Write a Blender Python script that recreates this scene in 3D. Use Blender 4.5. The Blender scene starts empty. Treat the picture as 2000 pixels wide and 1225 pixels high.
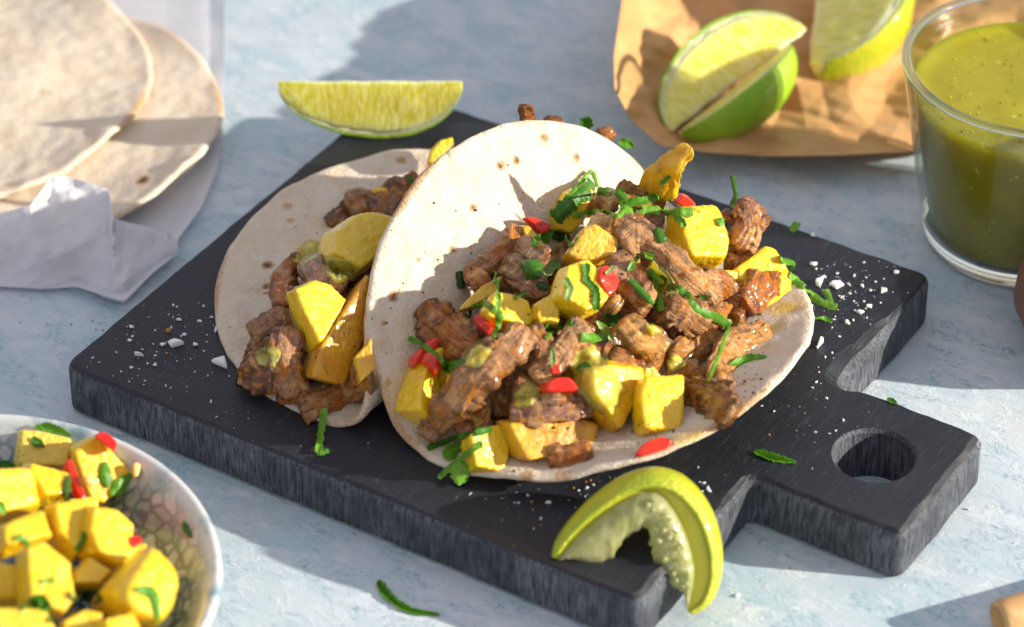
import bpy, bmesh, math, random
import numpy as np
from mathutils import Vector, Matrix
from mathutils.bvhtree import BVHTree

SC = bpy.context.scene
COL = SC.collection
R = math.radians
random.seed(7)
RNG = np.random.RandomState(11)

# ------------------------------------------------------------------ camera
TB = 0.0191                                   # board thickness, m
CAM = np.array([0.59674394, -0.66817479, 0.7034427])
FW = np.array([-0.42535909, 0.67713247, -0.60046754])
RT = np.array([0.846498418, 0.532390747, 0.000721551688])
UP = np.cross(RT, FW)
FPX = 6570.93                                 # focal length in pixels of the 2000 px wide photograph
cam_d = bpy.data.cameras.new("camera")
cam_o = bpy.data.objects.new("camera", cam_d)
COL.objects.link(cam_o)
cam_o.matrix_world = Matrix(((RT[0], UP[0], -FW[0], CAM[0]), (RT[1], UP[1], -FW[1], CAM[1]),
                             (RT[2], UP[2], -FW[2], CAM[2]), (0, 0, 0, 1)))
cam_d.sensor_width = 36
cam_d.lens = FPX * 36 / 2000
cam_d.clip_start = 0.05
cam_d.clip_end = 60
cam_d.dof.use_dof = True
cam_d.dof.focus_distance = 1.115
cam_d.dof.aperture_fstop = 8.0
SC.camera = cam_o

# ------------------------------------------------------------------ soft surrounding light of the room
W = bpy.data.worlds.new("World")
SC.world = W
W.use_nodes = True
bg = W.node_tree.nodes["Background"]
bg.inputs[0].default_value = (0.91, 0.90, 1.0, 1)
bg.inputs[1].default_value = 0.43

# ------------------------------------------------------------------ hard key lamp, low from the right
KEY_AZ, KEY_EL, KEY_D = R(22.6), R(18.5), 4.0
kd = np.array([math.cos(KEY_EL) * math.cos(KEY_AZ), math.cos(KEY_EL) * math.sin(KEY_AZ), math.sin(KEY_EL)])
kl = bpy.data.lights.new("key_lamp", 'SPOT')
kl.energy = 5.35 * 4 * math.pi * KEY_D ** 2
kl.color = (1.0, 0.92, 0.79)
kl.shadow_soft_size = 0.028
kl.spot_size = R(40)
kl.spot_blend = 0.2
ko = bpy.data.objects.new("key_lamp", kl)
COL.objects.link(ko)
kp = np.array([0.12, 0.12, 0.02]) + kd * KEY_D
ko.matrix_world = Matrix.Translation(kp) @ Vector(kd).to_track_quat('Z', 'Y').to_matrix().to_4x4()

# ------------------------------------------------------------------ exposure
SC.view_settings.view_transform = 'Standard'
SC.view_settings.look = 'None'
SC.view_settings.exposure = 0.55
SC.view_settings.gamma = 1.0
SC.view_settings.use_curve_mapping = False
SC.render.engine = 'CYCLES'
SC.cycles.use_denoising = True
SC.cycles.max_bounces = 10
SC.cycles.diffuse_bounces = 4
SC.cycles.glossy_bounces = 4
SC.cycles.transmission_bounces = 8
SC.cycles.transparent_max_bounces = 12
SC.cycles.sample_clamp_indirect = 6

# ================================================================== helpers
def ray(px, py):
    d = FW + RT * (px - 1000) / FPX + UP * (612.5 - py) / FPX
    return d

def at(px, py, z):
    d = ray(px, py)
    return CAM + d * (z - CAM[2]) / d[2]

def nz(v):
    v = np.asarray(v, float)
    return v / (np.linalg.norm(v) + 1e-12)

_perm = np.random.RandomState(3).permutation(256)
_perm = np.concatenate([_perm, _perm, _perm])
_grad = np.random.RandomState(4).randn(256, 3)
_grad /= np.linalg.norm(_grad, axis=1)[:, None]

def perlin(P):
    P = np.asarray(P, float)
    i = np.floor(P).astype(int)
    f = P - i
    i &= 255
    u = f * f * f * (f * (f * 6 - 15) + 10)
    def g(dx, dy, dz):
        h = _perm[_perm[_perm[(i[:, 0] + dx) & 255] + ((i[:, 1] + dy) & 255)] + ((i[:, 2] + dz) & 255)]
        return ((f - (dx, dy, dz)) * _grad[h]).sum(1)
    L = lambda a, b, t: a + (b - a) * t
    x00 = L(g(0, 0, 0), g(1, 0, 0), u[:, 0]); x10 = L(g(0, 1, 0), g(1, 1, 0), u[:, 0])
    x01 = L(g(0, 0, 1), g(1, 0, 1), u[:, 0]); x11 = L(g(0, 1, 1), g(1, 1, 1), u[:, 0])
    return 1.5 * L(L(x00, x10, u[:, 1]), L(x01, x11, u[:, 1]), u[:, 2])

def fbm(P, o=3):
    P = np.asarray(P, float)
    r = 0; a = 1; s = 0
    for k in range(o):
        r = r + a * perlin(P * 2 ** k + 17.3 * k); s += a; a *= .5
    return r / s

REG = []          # (verts, faces) in world space of what has been piled up so far

def mesh(name, V, F, mat, parent=None, smooth=True, origin=None, attrs=None, mats=None, fmat=None, reg=False):
    V = np.asarray(V, float)
    if origin is None:
        lo, hi = V.min(0), V.max(0)
        origin = np.array([(lo[0] + hi[0]) / 2, (lo[1] + hi[1]) / 2, lo[2]])
    me = bpy.data.meshes.new(name)
    me.from_pydata((V - origin).tolist(), [], [tuple(int(k) for k in f) for f in F])
    if mats:
        for m in mats: me.materials.append(m)
        if fmat is not None: me.polygons.foreach_set('material_index', np.asarray(fmat, dtype=np.int32))
    else:
        me.materials.append(mat)
    if smooth:
        me.polygons.foreach_set('use_smooth', np.ones(len(me.polygons), dtype=bool))
    for k, a in (attrs or {}).items():
        at_ = me.attributes.new(k, 'FLOAT', 'POINT')
        at_.data.foreach_set('value', np.asarray(a, dtype=np.float32))
    me.update()
    o = bpy.data.objects.new(name, me)
    COL.objects.link(o)
    o.location = Vector(origin)
    if parent is not None:
        o.parent = parent
        o.location = Vector(origin) - parent.location
    if reg: REG.append((V, F))
    return o

def tag(o, label, cat, group=None, kind=None):
    o['label'] = label
    if cat: o['category'] = cat
    if group: o['group'] = group
    if kind: o['kind'] = kind
    return o

def empty(name, loc):
    o = bpy.data.objects.new(name, None)
    o.empty_display_size = .01
    COL.objects.link(o)
    o.location = Vector(loc)
    return o

def fixn(V, F):
    """outward normals through bmesh"""
    bm = bmesh.new()
    vs = [bm.verts.new(v) for v in V]
    for f in F:
        try: bm.faces.new([vs[k] for k in f])
        except ValueError: pass
    bmesh.ops.recalc_face_normals(bm, faces=bm.faces)
    bm.verts.index_update()
    FF = [[v.index for v in f.verts] for f in bm.faces]
    bm.free()
    return V, FF

def bvh_of(items):
    VV, FF, o = [], [], 0
    for V, F in items:
        VV += [tuple(v) for v in V]
        FF += [tuple(int(k) + o for k in f) for f in F]
        o += len(V)
    return BVHTree.FromPolygons(VV, FF)

def hit(tree, px, py, lift=0.0, fallback=TB):
    d = nz(ray(px, py))
    h = tree.ray_cast(Vector(CAM), Vector(d))
    if h[0] is None:
        p = at(px, py, fallback); n = np.array([0, 0, 1.])
    else:
        p = np.array(h[0]); n = np.array(h[1])
        if n @ d > 0: n = -n
    return p - d * lift, n

def catmull(P, n):
    P = np.asarray(P, float)
    if len(P) == 2: P = np.array([P[0], (P[0] + P[1]) / 2, P[1]])
    Q = np.vstack([2 * P[0] - P[1], P, 2 * P[-1] - P[-2]])
    seg = len(P) - 1
    out = []
    for t in np.linspace(0, seg, n):
        k = min(int(t), seg - 1); u = t - k
        p0, p1, p2, p3 = Q[k], Q[k + 1], Q[k + 2], Q[k + 3]
        out.append(.5 * (2 * p1 + (p2 - p0) * u + (2 * p0 - 5 * p1 + 4 * p2 - p3) * u * u + (3 * p1 - p0 - 3 * p2 + p3) * u ** 3))
    return np.array(out)

# ================================================================== materials
class NT:
    def __init__(self, name):
        self.m = bpy.data.materials.new(name)
        self.m.use_nodes = True
        self.t = self.m.node_tree
        self.b = self.t.nodes["Principled BSDF"]
        self.out = self.t.nodes["Material Output"]
    def n(self, ty, **kw):
        x = self.t.nodes.new(ty)
        for k, v in kw.items():
            if k.startswith('i_'):
                key = k[2:]
                key = int(key) if key.isdigit() else key.replace('_', ' ')
                self.put(x.inputs[key], v)
            else: setattr(x, k, v)
        return x
    def put(self, sock, v):
        if isinstance(v, bpy.types.NodeSocket): self.t.links.new(v, sock)
        elif isinstance(v, bpy.types.Node): self.t.links.new(v.outputs[0], sock)
        else:
            if isinstance(v, tuple) and len(v) == 3 and sock.type == 'RGBA': v = v + (1,)
            sock.default_value = v
    def set(self, **kw):
        for k, v in kw.items(): self.put(self.b.inputs[k.replace('_', ' ')], v)
    def coord(self, scale=1.0, rnd=True, kind='Object', stretch=None):
        tc = self.n('ShaderNodeTexCoord')
        mp = self.n('ShaderNodeMapping', i_Vector=tc.outputs[kind])
        s = stretch or (1, 1, 1)
        mp.inputs['Scale'].default_value = (scale * s[0], scale * s[1], scale * s[2])
        if rnd:
            oi = self.n('ShaderNodeObjectInfo')
            ml = self.n('ShaderNodeMath', operation='MULTIPLY', i_0=oi.outputs['Random'], i_1=97.0)
            self.put(mp.inputs['Location'], self.n('ShaderNodeCombineXYZ', i_0=ml, i_1=ml, i_2=ml))
        return mp.outputs[0]
    def noise(self, vec, scale, detail=4.0, rough=.55, dist=0.0):
        x = self.n('ShaderNodeTexNoise', i_Vector=vec, i_Scale=scale, i_Detail=detail, i_Roughness=rough, i_Distortion=dist)
        return x.outputs[0]
    def ramp(self, fac, stops, interp='LINEAR'):
        x = self.n('ShaderNodeValToRGB', i_0=fac)
        cr = x.color_ramp; cr.interpolation = interp
        while len(cr.elements) < len(stops): cr.elements.new(.5)
        for e, (p, c) in zip(cr.elements, stops):
            e.position = p
            e.color = (c, c, c, 1) if not isinstance(c, tuple) else c + (1,)
        return x.outputs[0]
    def mix(self, fac, a, b, mode='MIX'):
        x = self.n('ShaderNodeMix', data_type='RGBA', blend_type=mode)
        self.put(x.inputs[0], fac); self.put(x.inputs[6], a); self.put(x.inputs[7], b)
        return x.outputs[2]
    def math(self, op, a, b=0.0, clamp=False):
        x = self.n('ShaderNodeMath', operation=op, use_clamp=clamp)
        self.put(x.inputs[0], a); self.put(x.inputs[1], b)
        return x.outputs[0]
    def attr(self, name):
        return self.n('ShaderNodeAttribute', attribute_name=name).outputs['Fac']
    def bump(self, h, dist, strength=1.0, prev=None):
        x = self.n('ShaderNodeBump', i_Height=h, i_Distance=dist, i_Strength=strength)
        if prev is not None: self.put(x.inputs['Normal'], prev)
        return x.outputs[0]
    def color(self):
        return self.n('ShaderNodeObjectInfo').outputs['Color']

def m_table():
    k = NT('painted_plaster')
    v = k.coord(1, False)
    vs = k.coord(1, False, stretch=(1.0, 1.9, 1))
    big = k.noise(v, 9, 5, .6, .4)
    mid = k.noise(vs, 60, 6, .65, .8)
    fine = k.noise(vs, 330, 5, .7, .5)
    base = k.ramp(big, [(.30, (.44, .55, .62)), (.5, (.55, .635, .69)), (.72, (.66, .715, .76))])
    patch = k.ramp(k.noise(vs, 85, 6, .68, 1.0), [(.48, 0.0), (.62, 1.0)])
    c = k.mix(k.math('MULTIPLY', patch, .50), base, (.72, .77, .81))
    teal = k.math('MULTIPLY', k.ramp(mid, [(.48, 0.0), (.62, 1.0)]), k.ramp(k.noise(vs, 420, 5, .75, .6), [(.46, 0.0), (.60, 1.0)]))
    c = k.mix(k.math('MULTIPLY', teal, .85), c, (.19, .35, .43))
    blot = k.ramp(k.noise(vs, 30, 6, .66, .9), [(.50, 0.0), (.60, 1.0)])
    c = k.mix(k.math('MULTIPLY', blot, .42), c, (.36, .54, .62))
    warm = k.ramp(k.noise(v, 17, 4, .5), [(.60, 0.0), (.75, 1.0)])
    c = k.mix(k.math('MULTIPLY', warm, .30), c, (.62, .56, .52))
    k.set(Base_Color=c, Roughness=.6, Specular_IOR_Level=.3)
    h = k.math('ADD', k.math('MULTIPLY', patch, .5), k.math('ADD', k.math('MULTIPLY', fine, .7), k.math('MULTIPLY', mid, .5)))
    k.set(Normal=k.bump(h, .00028, .7))
    return k.m

def m_board_top():
    k = NT('charred_wood_top')
    v = k.coord(1, False)
    gr = k.noise(k.coord(1, False, stretch=(.6, 9, 1)), 55, 6, .65)
    bl = k.noise(v, 22, 5, .6)
    c = k.mix(k.ramp(bl, [(.35, 0.0), (.7, 1.0)]), (.010, .013, .021), (.022, .023, .030))
    scr = k.noise(k.coord(1, False, stretch=(7, .5, 1)), 160, 4, .7, .6)
    c = k.mix(k.math('MULTIPLY', k.ramp(scr, [(.58, 0.0), (.70, 1.0)]), .55), c, (.075, .082, .10))
    brown = k.ramp(k.noise(k.coord(1, False, stretch=(.35, 3, 1)), 30, 4, .6), [(.60, 0.0), (.78, 1.0)])
    c = k.mix(k.math('MULTIPLY', brown, .45), c, (.075, .045, .034))
    dust = k.ramp(k.noise(v, 900, 2, .5), [(.70, 0.0), (.76, 1.0)])
    dm = k.ramp(k.noise(v, 26, 3, .5), [(.48, 0.0), (.66, 1.0)])
    c = k.mix(k.math('MULTIPLY', k.math('MULTIPLY', dust, dm), .5), c, (.42, .42, .44))
    k.set(Base_Color=c, Roughness=k.ramp(bl, [(.3, .40), (.7, .58)]), Specular_IOR_Level=.45)
    h = k.math('ADD', k.math('MULTIPLY', gr, .5), k.math('ADD', k.math('MULTIPLY', scr, .5), bl))
    k.set(Normal=k.bump(h, .0007, .7))
    return k.m

def m_board_side():
    k = NT('charred_wood_side')
    v = k.coord(1, False)
    # saw marks: fine near-upright slanted lines on every side face
    tc = k.n('ShaderNodeTexCoord')
    mp = k.n('ShaderNodeMapping', i_Vector=tc.outputs['Object'])
    mp.inputs['Rotation'].default_value = (R(24), R(24), 0)
    mp.inputs['Scale'].default_value = (1, 1, .12)
    saw = k.noise(mp.outputs[0], 1150, 4, .7, .3)
    bl = k.noise(v, 45, 5, .6)
    c = k.mix(k.ramp(saw, [(.36, 0.0), (.66, 1.0)]), (.020, .024, .033), (.175, .19, .22))
    c = k.mix(k.ramp(bl, [(.38, .65), (.60, 0.0)]), c, (.020, .023, .030))
    k.set(Base_Color=c, Roughness=.62, Specular_IOR_Level=.3)
    k.set(Normal=k.bump(k.math('ADD', saw, k.math('MULTIPLY', bl, 1.2)), .0006, .8))
    return k.m

def m_tortilla(q=1.0):
    k = NT('flour_tortilla')
    v = k.coord(1, True)
    big = k.noise(v, 60, 4, .6)
    c = k.mix(k.ramp(big, [(.35, 0.0), (.7, 1.0)]), (.74, .645, .52), (.66, .54, .40))
    pale = k.ramp(k.noise(v, 210, 4, .6), [(.42, 0.0), (.62, 1.0)])
    c = k.mix(k.math('MULTIPLY', pale, .55 * q), c, (.75, .68, .575))
    tan = k.ramp(k.noise(v, 120, 5, .7, .8), [(.54, 0.0), (.72, 1.0)])
    c = k.mix(k.math('MULTIPLY', tan, .50 * q), c, (.58, .40, .23))
    toast = k.math('ADD', k.attr('toast'), k.math('MULTIPLY', k.math('SUBTRACT', k.noise(v, 900, 4, .6), .5), .7))
    c = k.mix(k.ramp(toast, [(.30, 0.0), (.55, .75)]), c, (.46, .24, .085))
    c = k.mix(k.ramp(toast, [(.62, 0.0), (1.0, .95)]), c, (.075, .035, .018))
    c = k.mix(k.math('MULTIPLY', k.attr('stain'), .85, True), c, (.72, .47, .05))
    vo = k.n('ShaderNodeTexVoronoi', i_Vector=v, i_Scale=420.0, i_Randomness=1.0)
    sp = k.ramp(vo.outputs['Distance'], [(.10, 1.0), (.16, 0.0)])
    sm = k.ramp(k.noise(v, 180, 2, .5), [(.56, 0.0), (.62, 1.0)])
    c = k.mix(k.math('MULTIPLY', k.math('MULTIPLY', sp, sm), k.math('ADD', .45, k.attr('speck'), True)), c, (.05, .035, .025))
    k.set(Base_Color=c, Roughness=.72, Specular_IOR_Level=.25, Subsurface_Weight=.25, Subsurface_Radius=(.004, .0022, .001), Subsurface_Scale=1.0)
    h = k.math('ADD', k.math('MULTIPLY', k.noise(v, 260, 5, .65), 1.0), k.math('MULTIPLY', k.noise(v, 900, 3, .6), .4))
    k.set(Normal=k.bump(h, .0016 * q, .85))
    return k.m

def m_meat():
    k = NT('roasted_pork')
    v = k.coord(1, True)
    tint = k.color()
    a = k.noise(v, 150, 6, .68, .8)
    b = k.noise(v, 460, 5, .68, .4)
    f = k.noise(v, 1500, 3, .65)
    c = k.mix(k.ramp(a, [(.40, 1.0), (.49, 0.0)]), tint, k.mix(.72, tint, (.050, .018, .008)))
    c = k.mix(k.math('MULTIPLY', k.ramp(k.noise(v, 105, 5, .65, .8), [(.52, 0.0), (.59, 1.0)]), .72), c, (.66, .42, .235))
    c = k.mix(k.math('MULTIPLY', k.ramp(k.noise(v, 190, 4, .65, .5), [(.53, 0.0), (.61, 1.0)]), .72), c, (.44, .15, .022))
    c = k.mix(k.math('MULTIPLY', k.ramp(b, [(.54, 0.0), (.68, 1.0)]), .50), c, (.66, .36, .14))
    c = k.mix(k.math('MULTIPLY', k.ramp(b, [(.30, 1.0), (.45, 0.0)]), .70), c, (.06, .024, .012))
    fv = k.n('ShaderNodeCombineXYZ', i_0=k.math('MULTIPLY', k.attr('sl'), 140.0), i_1=k.math('MULTIPLY', k.attr('fa'), 9.0), i_2=k.math('MULTIPLY', k.attr('fb'), 9.0))
    oi = k.n('ShaderNodeObjectInfo')
    fo = k.n('ShaderNodeVectorMath', operation='ADD')
    k.put(fo.inputs[0], fv.outputs[0]); k.put(fo.inputs[1], k.n('ShaderNodeCombineXYZ', i_0=k.math('MULTIPLY', oi.outputs['Random'], 60.0), i_1=0.0, i_2=0.0).outputs[0])
    fibre = k.noise(fo.outputs[0], 1.0, 5, .65, .5)
    c = k.mix(k.math('MULTIPLY', k.ramp(fibre, [(.36, 1.0), (.46, 0.0)]), .42), c, (.07, .028, .014))
    c = k.mix(k.math('MULTIPLY', k.ramp(fibre, [(.55, 0.0), (.64, 1.0)]), .50), c, (.68, .43, .27))
    ch = k.math('MULTIPLY', k.attr('char'), k.ramp(k.noise(v, 120, 4, .6), [(.42, 0.0), (.58, 1.0)]))
    c = k.mix(k.math('MULTIPLY', ch, .8), c, (.075, .030, .014))
    c = k.mix(k.math('MULTIPLY', k.ramp(f, [(.60, 0.0), (.68, 1.0)]), .65), c, (.020, .011, .008))
    hs = k.n('ShaderNodeHueSaturation', i_Saturation=1.26, i_Value=1.10, i_Color=c)
    c = hs.outputs[0]
    k.set(Base_Color=c, Roughness=k.ramp(a, [(.35, .20), (.65, .45)]), Specular_IOR_Level=.5, Coat_Weight=k.ramp(k.noise(v, 80, 3, .5), [(.40, .10), (.60, .75)]), Coat_Roughness=.10,
          Subsurface_Weight=.06, Subsurface_Radius=(.002, .0008, .0004), Subsurface_Scale=1.0)
    h = k.math('ADD', k.math('MULTIPLY', b, .9), k.math('ADD', k.math('MULTIPLY', f, .35), k.math('MULTIPLY', a, .9)))
    k.set(Normal=k.bump(fibre, .0010, .85, k.bump(h, .0008, 1.0)))
    return k.m

def m_pine():
    k = NT('pineapple_flesh')
    v = k.coord(1, True)
    oi = k.color()
    sepc = k.n('ShaderNodeSeparateColor', i_0=oi)
    roast, pale = sepc.outputs[0], sepc.outputs[1]
    a = k.noise(v, 110, 4, .6, .5)
    fib = k.noise(k.coord(1, True, stretch=(1, 1, .10)), 380, 5, .65, .35)
    c = k.mix(k.ramp(a, [(.35, 0.0), (.68, 1.0)]), (.89, .62, .006), (.82, .49, .003))
    c = k.mix(k.math('MULTIPLY', k.ramp(fib, [(.50, 0.0), (.64, 1.0)]), .55), c, (.96, .71, .05))
    c = k.mix(k.math('MULTIPLY', pale, .6), c, (.60, .52, .12))
    r1 = k.math('ADD', k.math('MULTIPLY', roast, 1.0), k.math('SUBTRACT', a, .5))
    c = k.mix(k.ramp(r1, [(.25, 0.0), (.9, .95)]), c, (.60, .235, .010))
    br = k.math('MULTIPLY', k.ramp(k.noise(v, 190, 5, .65, .6), [(.56, 0.0), (.70, 1.0)]), roast)
    c = k.mix(k.math('MULTIPLY', br, .9), c, (.20, .07, .02))
    sp = k.ramp(k.noise(v, 620, 3, .5), [(.71, 0.0), (.75, 1.0)])
    c = k.mix(k.math('MULTIPLY', sp, .85), c, (.035, .022, .012))
    k.set(Base_Color=c, Roughness=k.ramp(fib, [(.3, .22), (.7, .40)]), Specular_IOR_Level=.5, Coat_Weight=.6, Coat_Roughness=.06,
          Subsurface_Weight=.22, Subsurface_Radius=(.005, .003, .0006), Subsurface_Scale=1.0)
    h = k.math('ADD', k.math('MULTIPLY', fib, 1.0), k.math('ADD', k.math('MULTIPLY', a, .5), k.math('MULTIPLY', k.noise(v, 700, 3, .6), .22)))
    k.set(Normal=k.bump(h, .0009, .8))
    return k.m

def m_simple(name, col, rough=.5, spec=.5, coat=0.0, sss=0.0, srad=(.003, .001, .0005), bscale=0, bdist=.0005, var=.0, vscale=120, col2=None, bdet=4):
    k = NT(name)
    v = k.coord(1, True)
    c = col
    if col2: c = k.mix(k.ramp(k.noise(v, vscale, 5, .6, .4), [(.36, 0.0), (.64, 1.0)]), col, col2)
    k.set(Base_Color=c, Roughness=rough, Specular_IOR_Level=spec, Coat_Weight=coat, Coat_Roughness=.1)
    if sss: k.set(Subsurface_Weight=sss, Subsurface_Radius=srad, Subsurface_Scale=1.0)
    if bscale: k.set(Normal=k.bump(k.noise(v, bscale, bdet, .6), bdist, .8))
    return k.m

def m_herb():
    k = NT('coriander_leaf')
    v = k.coord(1, True)
    tint = k.color()
    a = k.noise(v, 240, 4, .6)
    c = k.mix(k.ramp(a, [(.35, 0.0), (.7, 1.0)]), tint, k.mix(.5, tint, (.02, .07, .01)))
    vein = k.ramp(k.attr('vein'), [(.0, 1.0), (.16, 0.0)])
    c = k.mix(k.math('MULTIPLY', vein, .35), c, (.35, .50, .12))
    k.set(Base_Color=c, Roughness=.38, Specular_IOR_Level=.45)
    k.set(Normal=k.bump(k.noise(v, 520, 4, .6), .0005, .7))
    tr = k.n('ShaderNodeBsdfTranslucent', i_Color=k.mix(.5, c, (.36, .62, .03)))
    mx = k.n('ShaderNodeMixShader', i_0=.38)
    k.put(mx.inputs[1], k.b.outputs[0]); k.put(mx.inputs[2], tr)
    k.put(k.out.inputs[0], mx)
    return k.m

def m_lime_flesh():
    k = NT('lime_flesh')
    v = k.coord(1, True)
    r = k.attr('rad')
    ves = k.n('ShaderNodeTexVoronoi', i_Vector=k.coord(1, True, stretch=(1, 1, 1)), i_Scale=330.0)
    c = k.ramp(r, [(.0, (.82, .82, .45)), (.10, (.76, .70, .08)), (.55, (.74, .66, .05)), (.88, (.80, .74, .12)), (1.0, (.88, .86, .48))])
    c = k.mix(k.math('MULTIPLY', k.ramp(k.noise(v, 120, 4, .6), [(.4, 0.0), (.7, 1.0)]), .35), c, (.75, .72, .25))
    sv = k.n('ShaderNodeCombineXYZ', i_0=k.math('MULTIPLY', k.attr('tax'), 26.0), i_1=k.math('MULTIPLY', r, 3.2), i_2=0.0)
    st = k.noise(sv.outputs[0], 1.0, 4, .6, .6)
    c = k.mix(k.math('MULTIPLY', k.ramp(st, [(.46, 0.0), (.60, 1.0)]), .55), c, (.90, .86, .42))
    c = k.mix(k.math('MULTIPLY', k.ramp(st, [(.36, 1.0), (.48, 0.0)]), .45), c, (.50, .50, .03))
    k.set(Base_Color=c, Roughness=.22, Specular_IOR_Level=.5, Coat_Weight=.5, Coat_Roughness=.06,
          Subsurface_Weight=.8, Subsurface_Radius=(.010, .008, .002), Subsurface_Scale=1.0)
    k.set(Normal=k.bump(st, .0009, .7, k.bump(ves.outputs['Distance'], .0002, .5)))
    return k.m

def m_glass():
    k = NT('clear_glass')
    lw = k.n('ShaderNodeLayerWeight', i_Blend=.5)
    fr = k.math('ADD', .04, k.math('MULTIPLY', .9, k.math('POWER', lw.outputs['Facing'], 5.0)), True)
    gl = k.n('ShaderNodeBsdfGlossy', i_Color=(1, 1, 1), i_Roughness=.02)
    tr = k.n('ShaderNodeBsdfTransparent', i_Color=k.mix(k.math('MULTIPLY', lw.outputs['Facing'], .9), (.97, .98, .97), (.62, .66, .62)))
    mx = k.n('ShaderNodeMixShader', i_0=fr)
    k.put(mx.inputs[1], tr); k.put(mx.inputs[2], gl)
    k.put(k.out.inputs[0], mx)
    return k.m

def m_solid_glass():
    k = NT('thick_glass')
    k.set(Base_Color=(.93, .97, .92), Roughness=.03, Transmission_Weight=1.0, IOR=1.46)
    return k.m

def m_salsa():
    k = NT('tomatillo_salsa')
    v = k.coord(1, True)
    a = k.noise(v, 70, 4, .6, .5)
    c = k.mix(k.ramp(a, [(.35, 0.0), (.65, 1.0)]), (.41, .37, .014), (.34, .30, .008))
    vo = k.n('ShaderNodeTexVoronoi', i_Vector=v, i_Scale=230.0)
    dots = k.math('MULTIPLY', k.ramp(vo.outputs['Distance'], [(.16, 1.0), (.26, 0.0)]), k.ramp(k.noise(v, 160, 2, .5), [(.50, 0.0), (.58, 1.0)]))
    c = k.mix(k.math('MULTIPLY', dots, .7), c, (.60, .56, .16))
    k.set(Base_Color=c, Roughness=.25, Specular_IOR_Level=.4, Subsurface_Weight=1.0, Subsurface_Radius=(.030, .025, .003), Subsurface_Scale=1.0)
    k.set(Normal=k.bump(k.math('ADD', a, dots), .0006, .6))
    return k.m

def m_smear():
    k = NT('salsa_film')
    v = k.coord(1, True)
    a = k.noise(v, 260, 4, .6)
    c = k.mix(k.ramp(a, [(.38, 0.0), (.62, 1.0)]), (.86, .72, .06), (.72, .66, .18))
    k.set(Base_Color=c, Roughness=.14, Specular_IOR_Level=.55, Coat_Weight=.8, Coat_Roughness=.05,
          Subsurface_Weight=.7, Subsurface_Radius=(.006, .005, .001), Subsurface_Scale=1.0)
    k.set(Normal=k.bump(k.noise(v, 480, 3, .6), .0009, .9))
    tr = k.n('ShaderNodeBsdfTransparent', i_Color=(.98, .92, .60))
    mx = k.n('ShaderNodeMixShader', i_0=k.ramp(k.noise(v, 170, 3, .5), [(.40, .20), (.62, .62)]))
    k.put(mx.inputs[1], k.b.outputs[0]); k.put(mx.inputs[2], tr)
    k.put(k.out.inputs[0], mx)
    return k.m

def m_paper(name, col, col2, trans, rough=.6, spec=.3):
    k = NT(name)
    v = k.coord(1, False)
    c = k.mix(k.ramp(k.noise(v, 45, 5, .6), [(.35, 0.0), (.65, 1.0)]), col, col2)
    k.set(Base_Color=c, Roughness=rough, Specular_IOR_Level=spec)
    k.set(Normal=k.bump(k.noise(v, 120, 5, .6), .0006, .5))
    tr = k.n('ShaderNodeBsdfTranslucent', i_Color=c)
    mx = k.n('ShaderNodeMixShader', i_0=trans)
    k.put(mx.inputs[1], k.b.outputs[0]); k.put(mx.inputs[2], tr)
    k.put(k.out.inputs[0], mx)
    return k.m

def m_bowl():
    k = NT('crackle_glaze')
    v = k.coord(1, False)
    wv = k.n('ShaderNodeMapping', i_Vector=v)
    dist = k.n('ShaderNodeTexNoise', i_Vector=v, i_Scale=38.0, i_Detail=3.0)
    vv = k.n('ShaderNodeVectorMath', operation='MULTIPLY_ADD')
    k.put(vv.inputs[0], dist.outputs['Color']); vv.inputs[1].default_value = (.012, .012, .012); k.put(vv.inputs[2], v)
    vo = k.n('ShaderNodeTexVoronoi', i_Vector=vv.outputs[0], i_Scale=175.0, feature='DISTANCE_TO_EDGE')
    ln = k.ramp(vo.outputs['Distance'], [(.06, 1.0), (.17, 0.0)])
    cell = k.n('ShaderNodeTexVoronoi', i_Vector=vv.outputs[0], i_Scale=175.0)
    sc_ = k.n('ShaderNodeSeparateColor', i_0=cell.outputs['Color'])
    wash = k.ramp(sc_.outputs[0], [(.35, 0.0), (.45, 1.0)], 'LINEAR')
    hat = k.n('ShaderNodeTexWave', i_Vector=v, i_Scale=420.0, i_Distortion=2.0, i_Detail=2.0)
    band = k.ramp(k.noise(v, 22, 3, .5), [(.28, .55), (.42, 1.0)])
    c = k.mix(k.ramp(k.noise(v, 30, 4, .6), [(.3, 0.0), (.7, 1.0)]), (.33, .38, .38), (.45, .49, .49))
    c = k.mix(k.math('MULTIPLY', wash, k.math('MULTIPLY', k.ramp(hat.outputs[0], [(.3, .45), (.7, .95)]), band)), c, (.10, .17, .15))
    c = k.mix(k.math('MULTIPLY', ln, k.math('MULTIPLY', band, 1.0)), c, (.03, .085, .115))
    ed = k.attr('edge')
    c = k.mix(ed, c, k.mix(k.ramp(k.noise(v, 70, 4, .6), [(.52, 0.0), (.7, 1.0)]), (.66, .68, .68), (.20, .34, .40)))
    k.set(Base_Color=c, Roughness=.16, Specular_IOR_Level=.5, Coat_Weight=.4, Coat_Roughness=.05)
    k.set(Normal=k.bump(k.noise(v, 60, 3, .5), .0006, .5))
    return k.m

def m_wood(name, a, b, stretch, scale=40, rough=.5):
    k = NT(name)
    g = k.noise(k.coord(1, True, stretch=stretch), scale, 6, .62, .9)
    k.set(Base_Color=k.mix(k.ramp(g, [(.35, 0.0), (.65, 1.0)]), a, b), Roughness=rough, Specular_IOR_Level=.4)
    k.set(Normal=k.bump(g, .0005, .7))
    return k.m

def m_salt():
    k = NT('sea_salt')
    k.set(Base_Color=(.90, .91, .93), Roughness=.25, Specular_IOR_Level=.5, Subsurface_Weight=.5, Subsurface_Radius=(.003, .003, .003), Subsurface_Scale=1.0)
    return k.m

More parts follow.
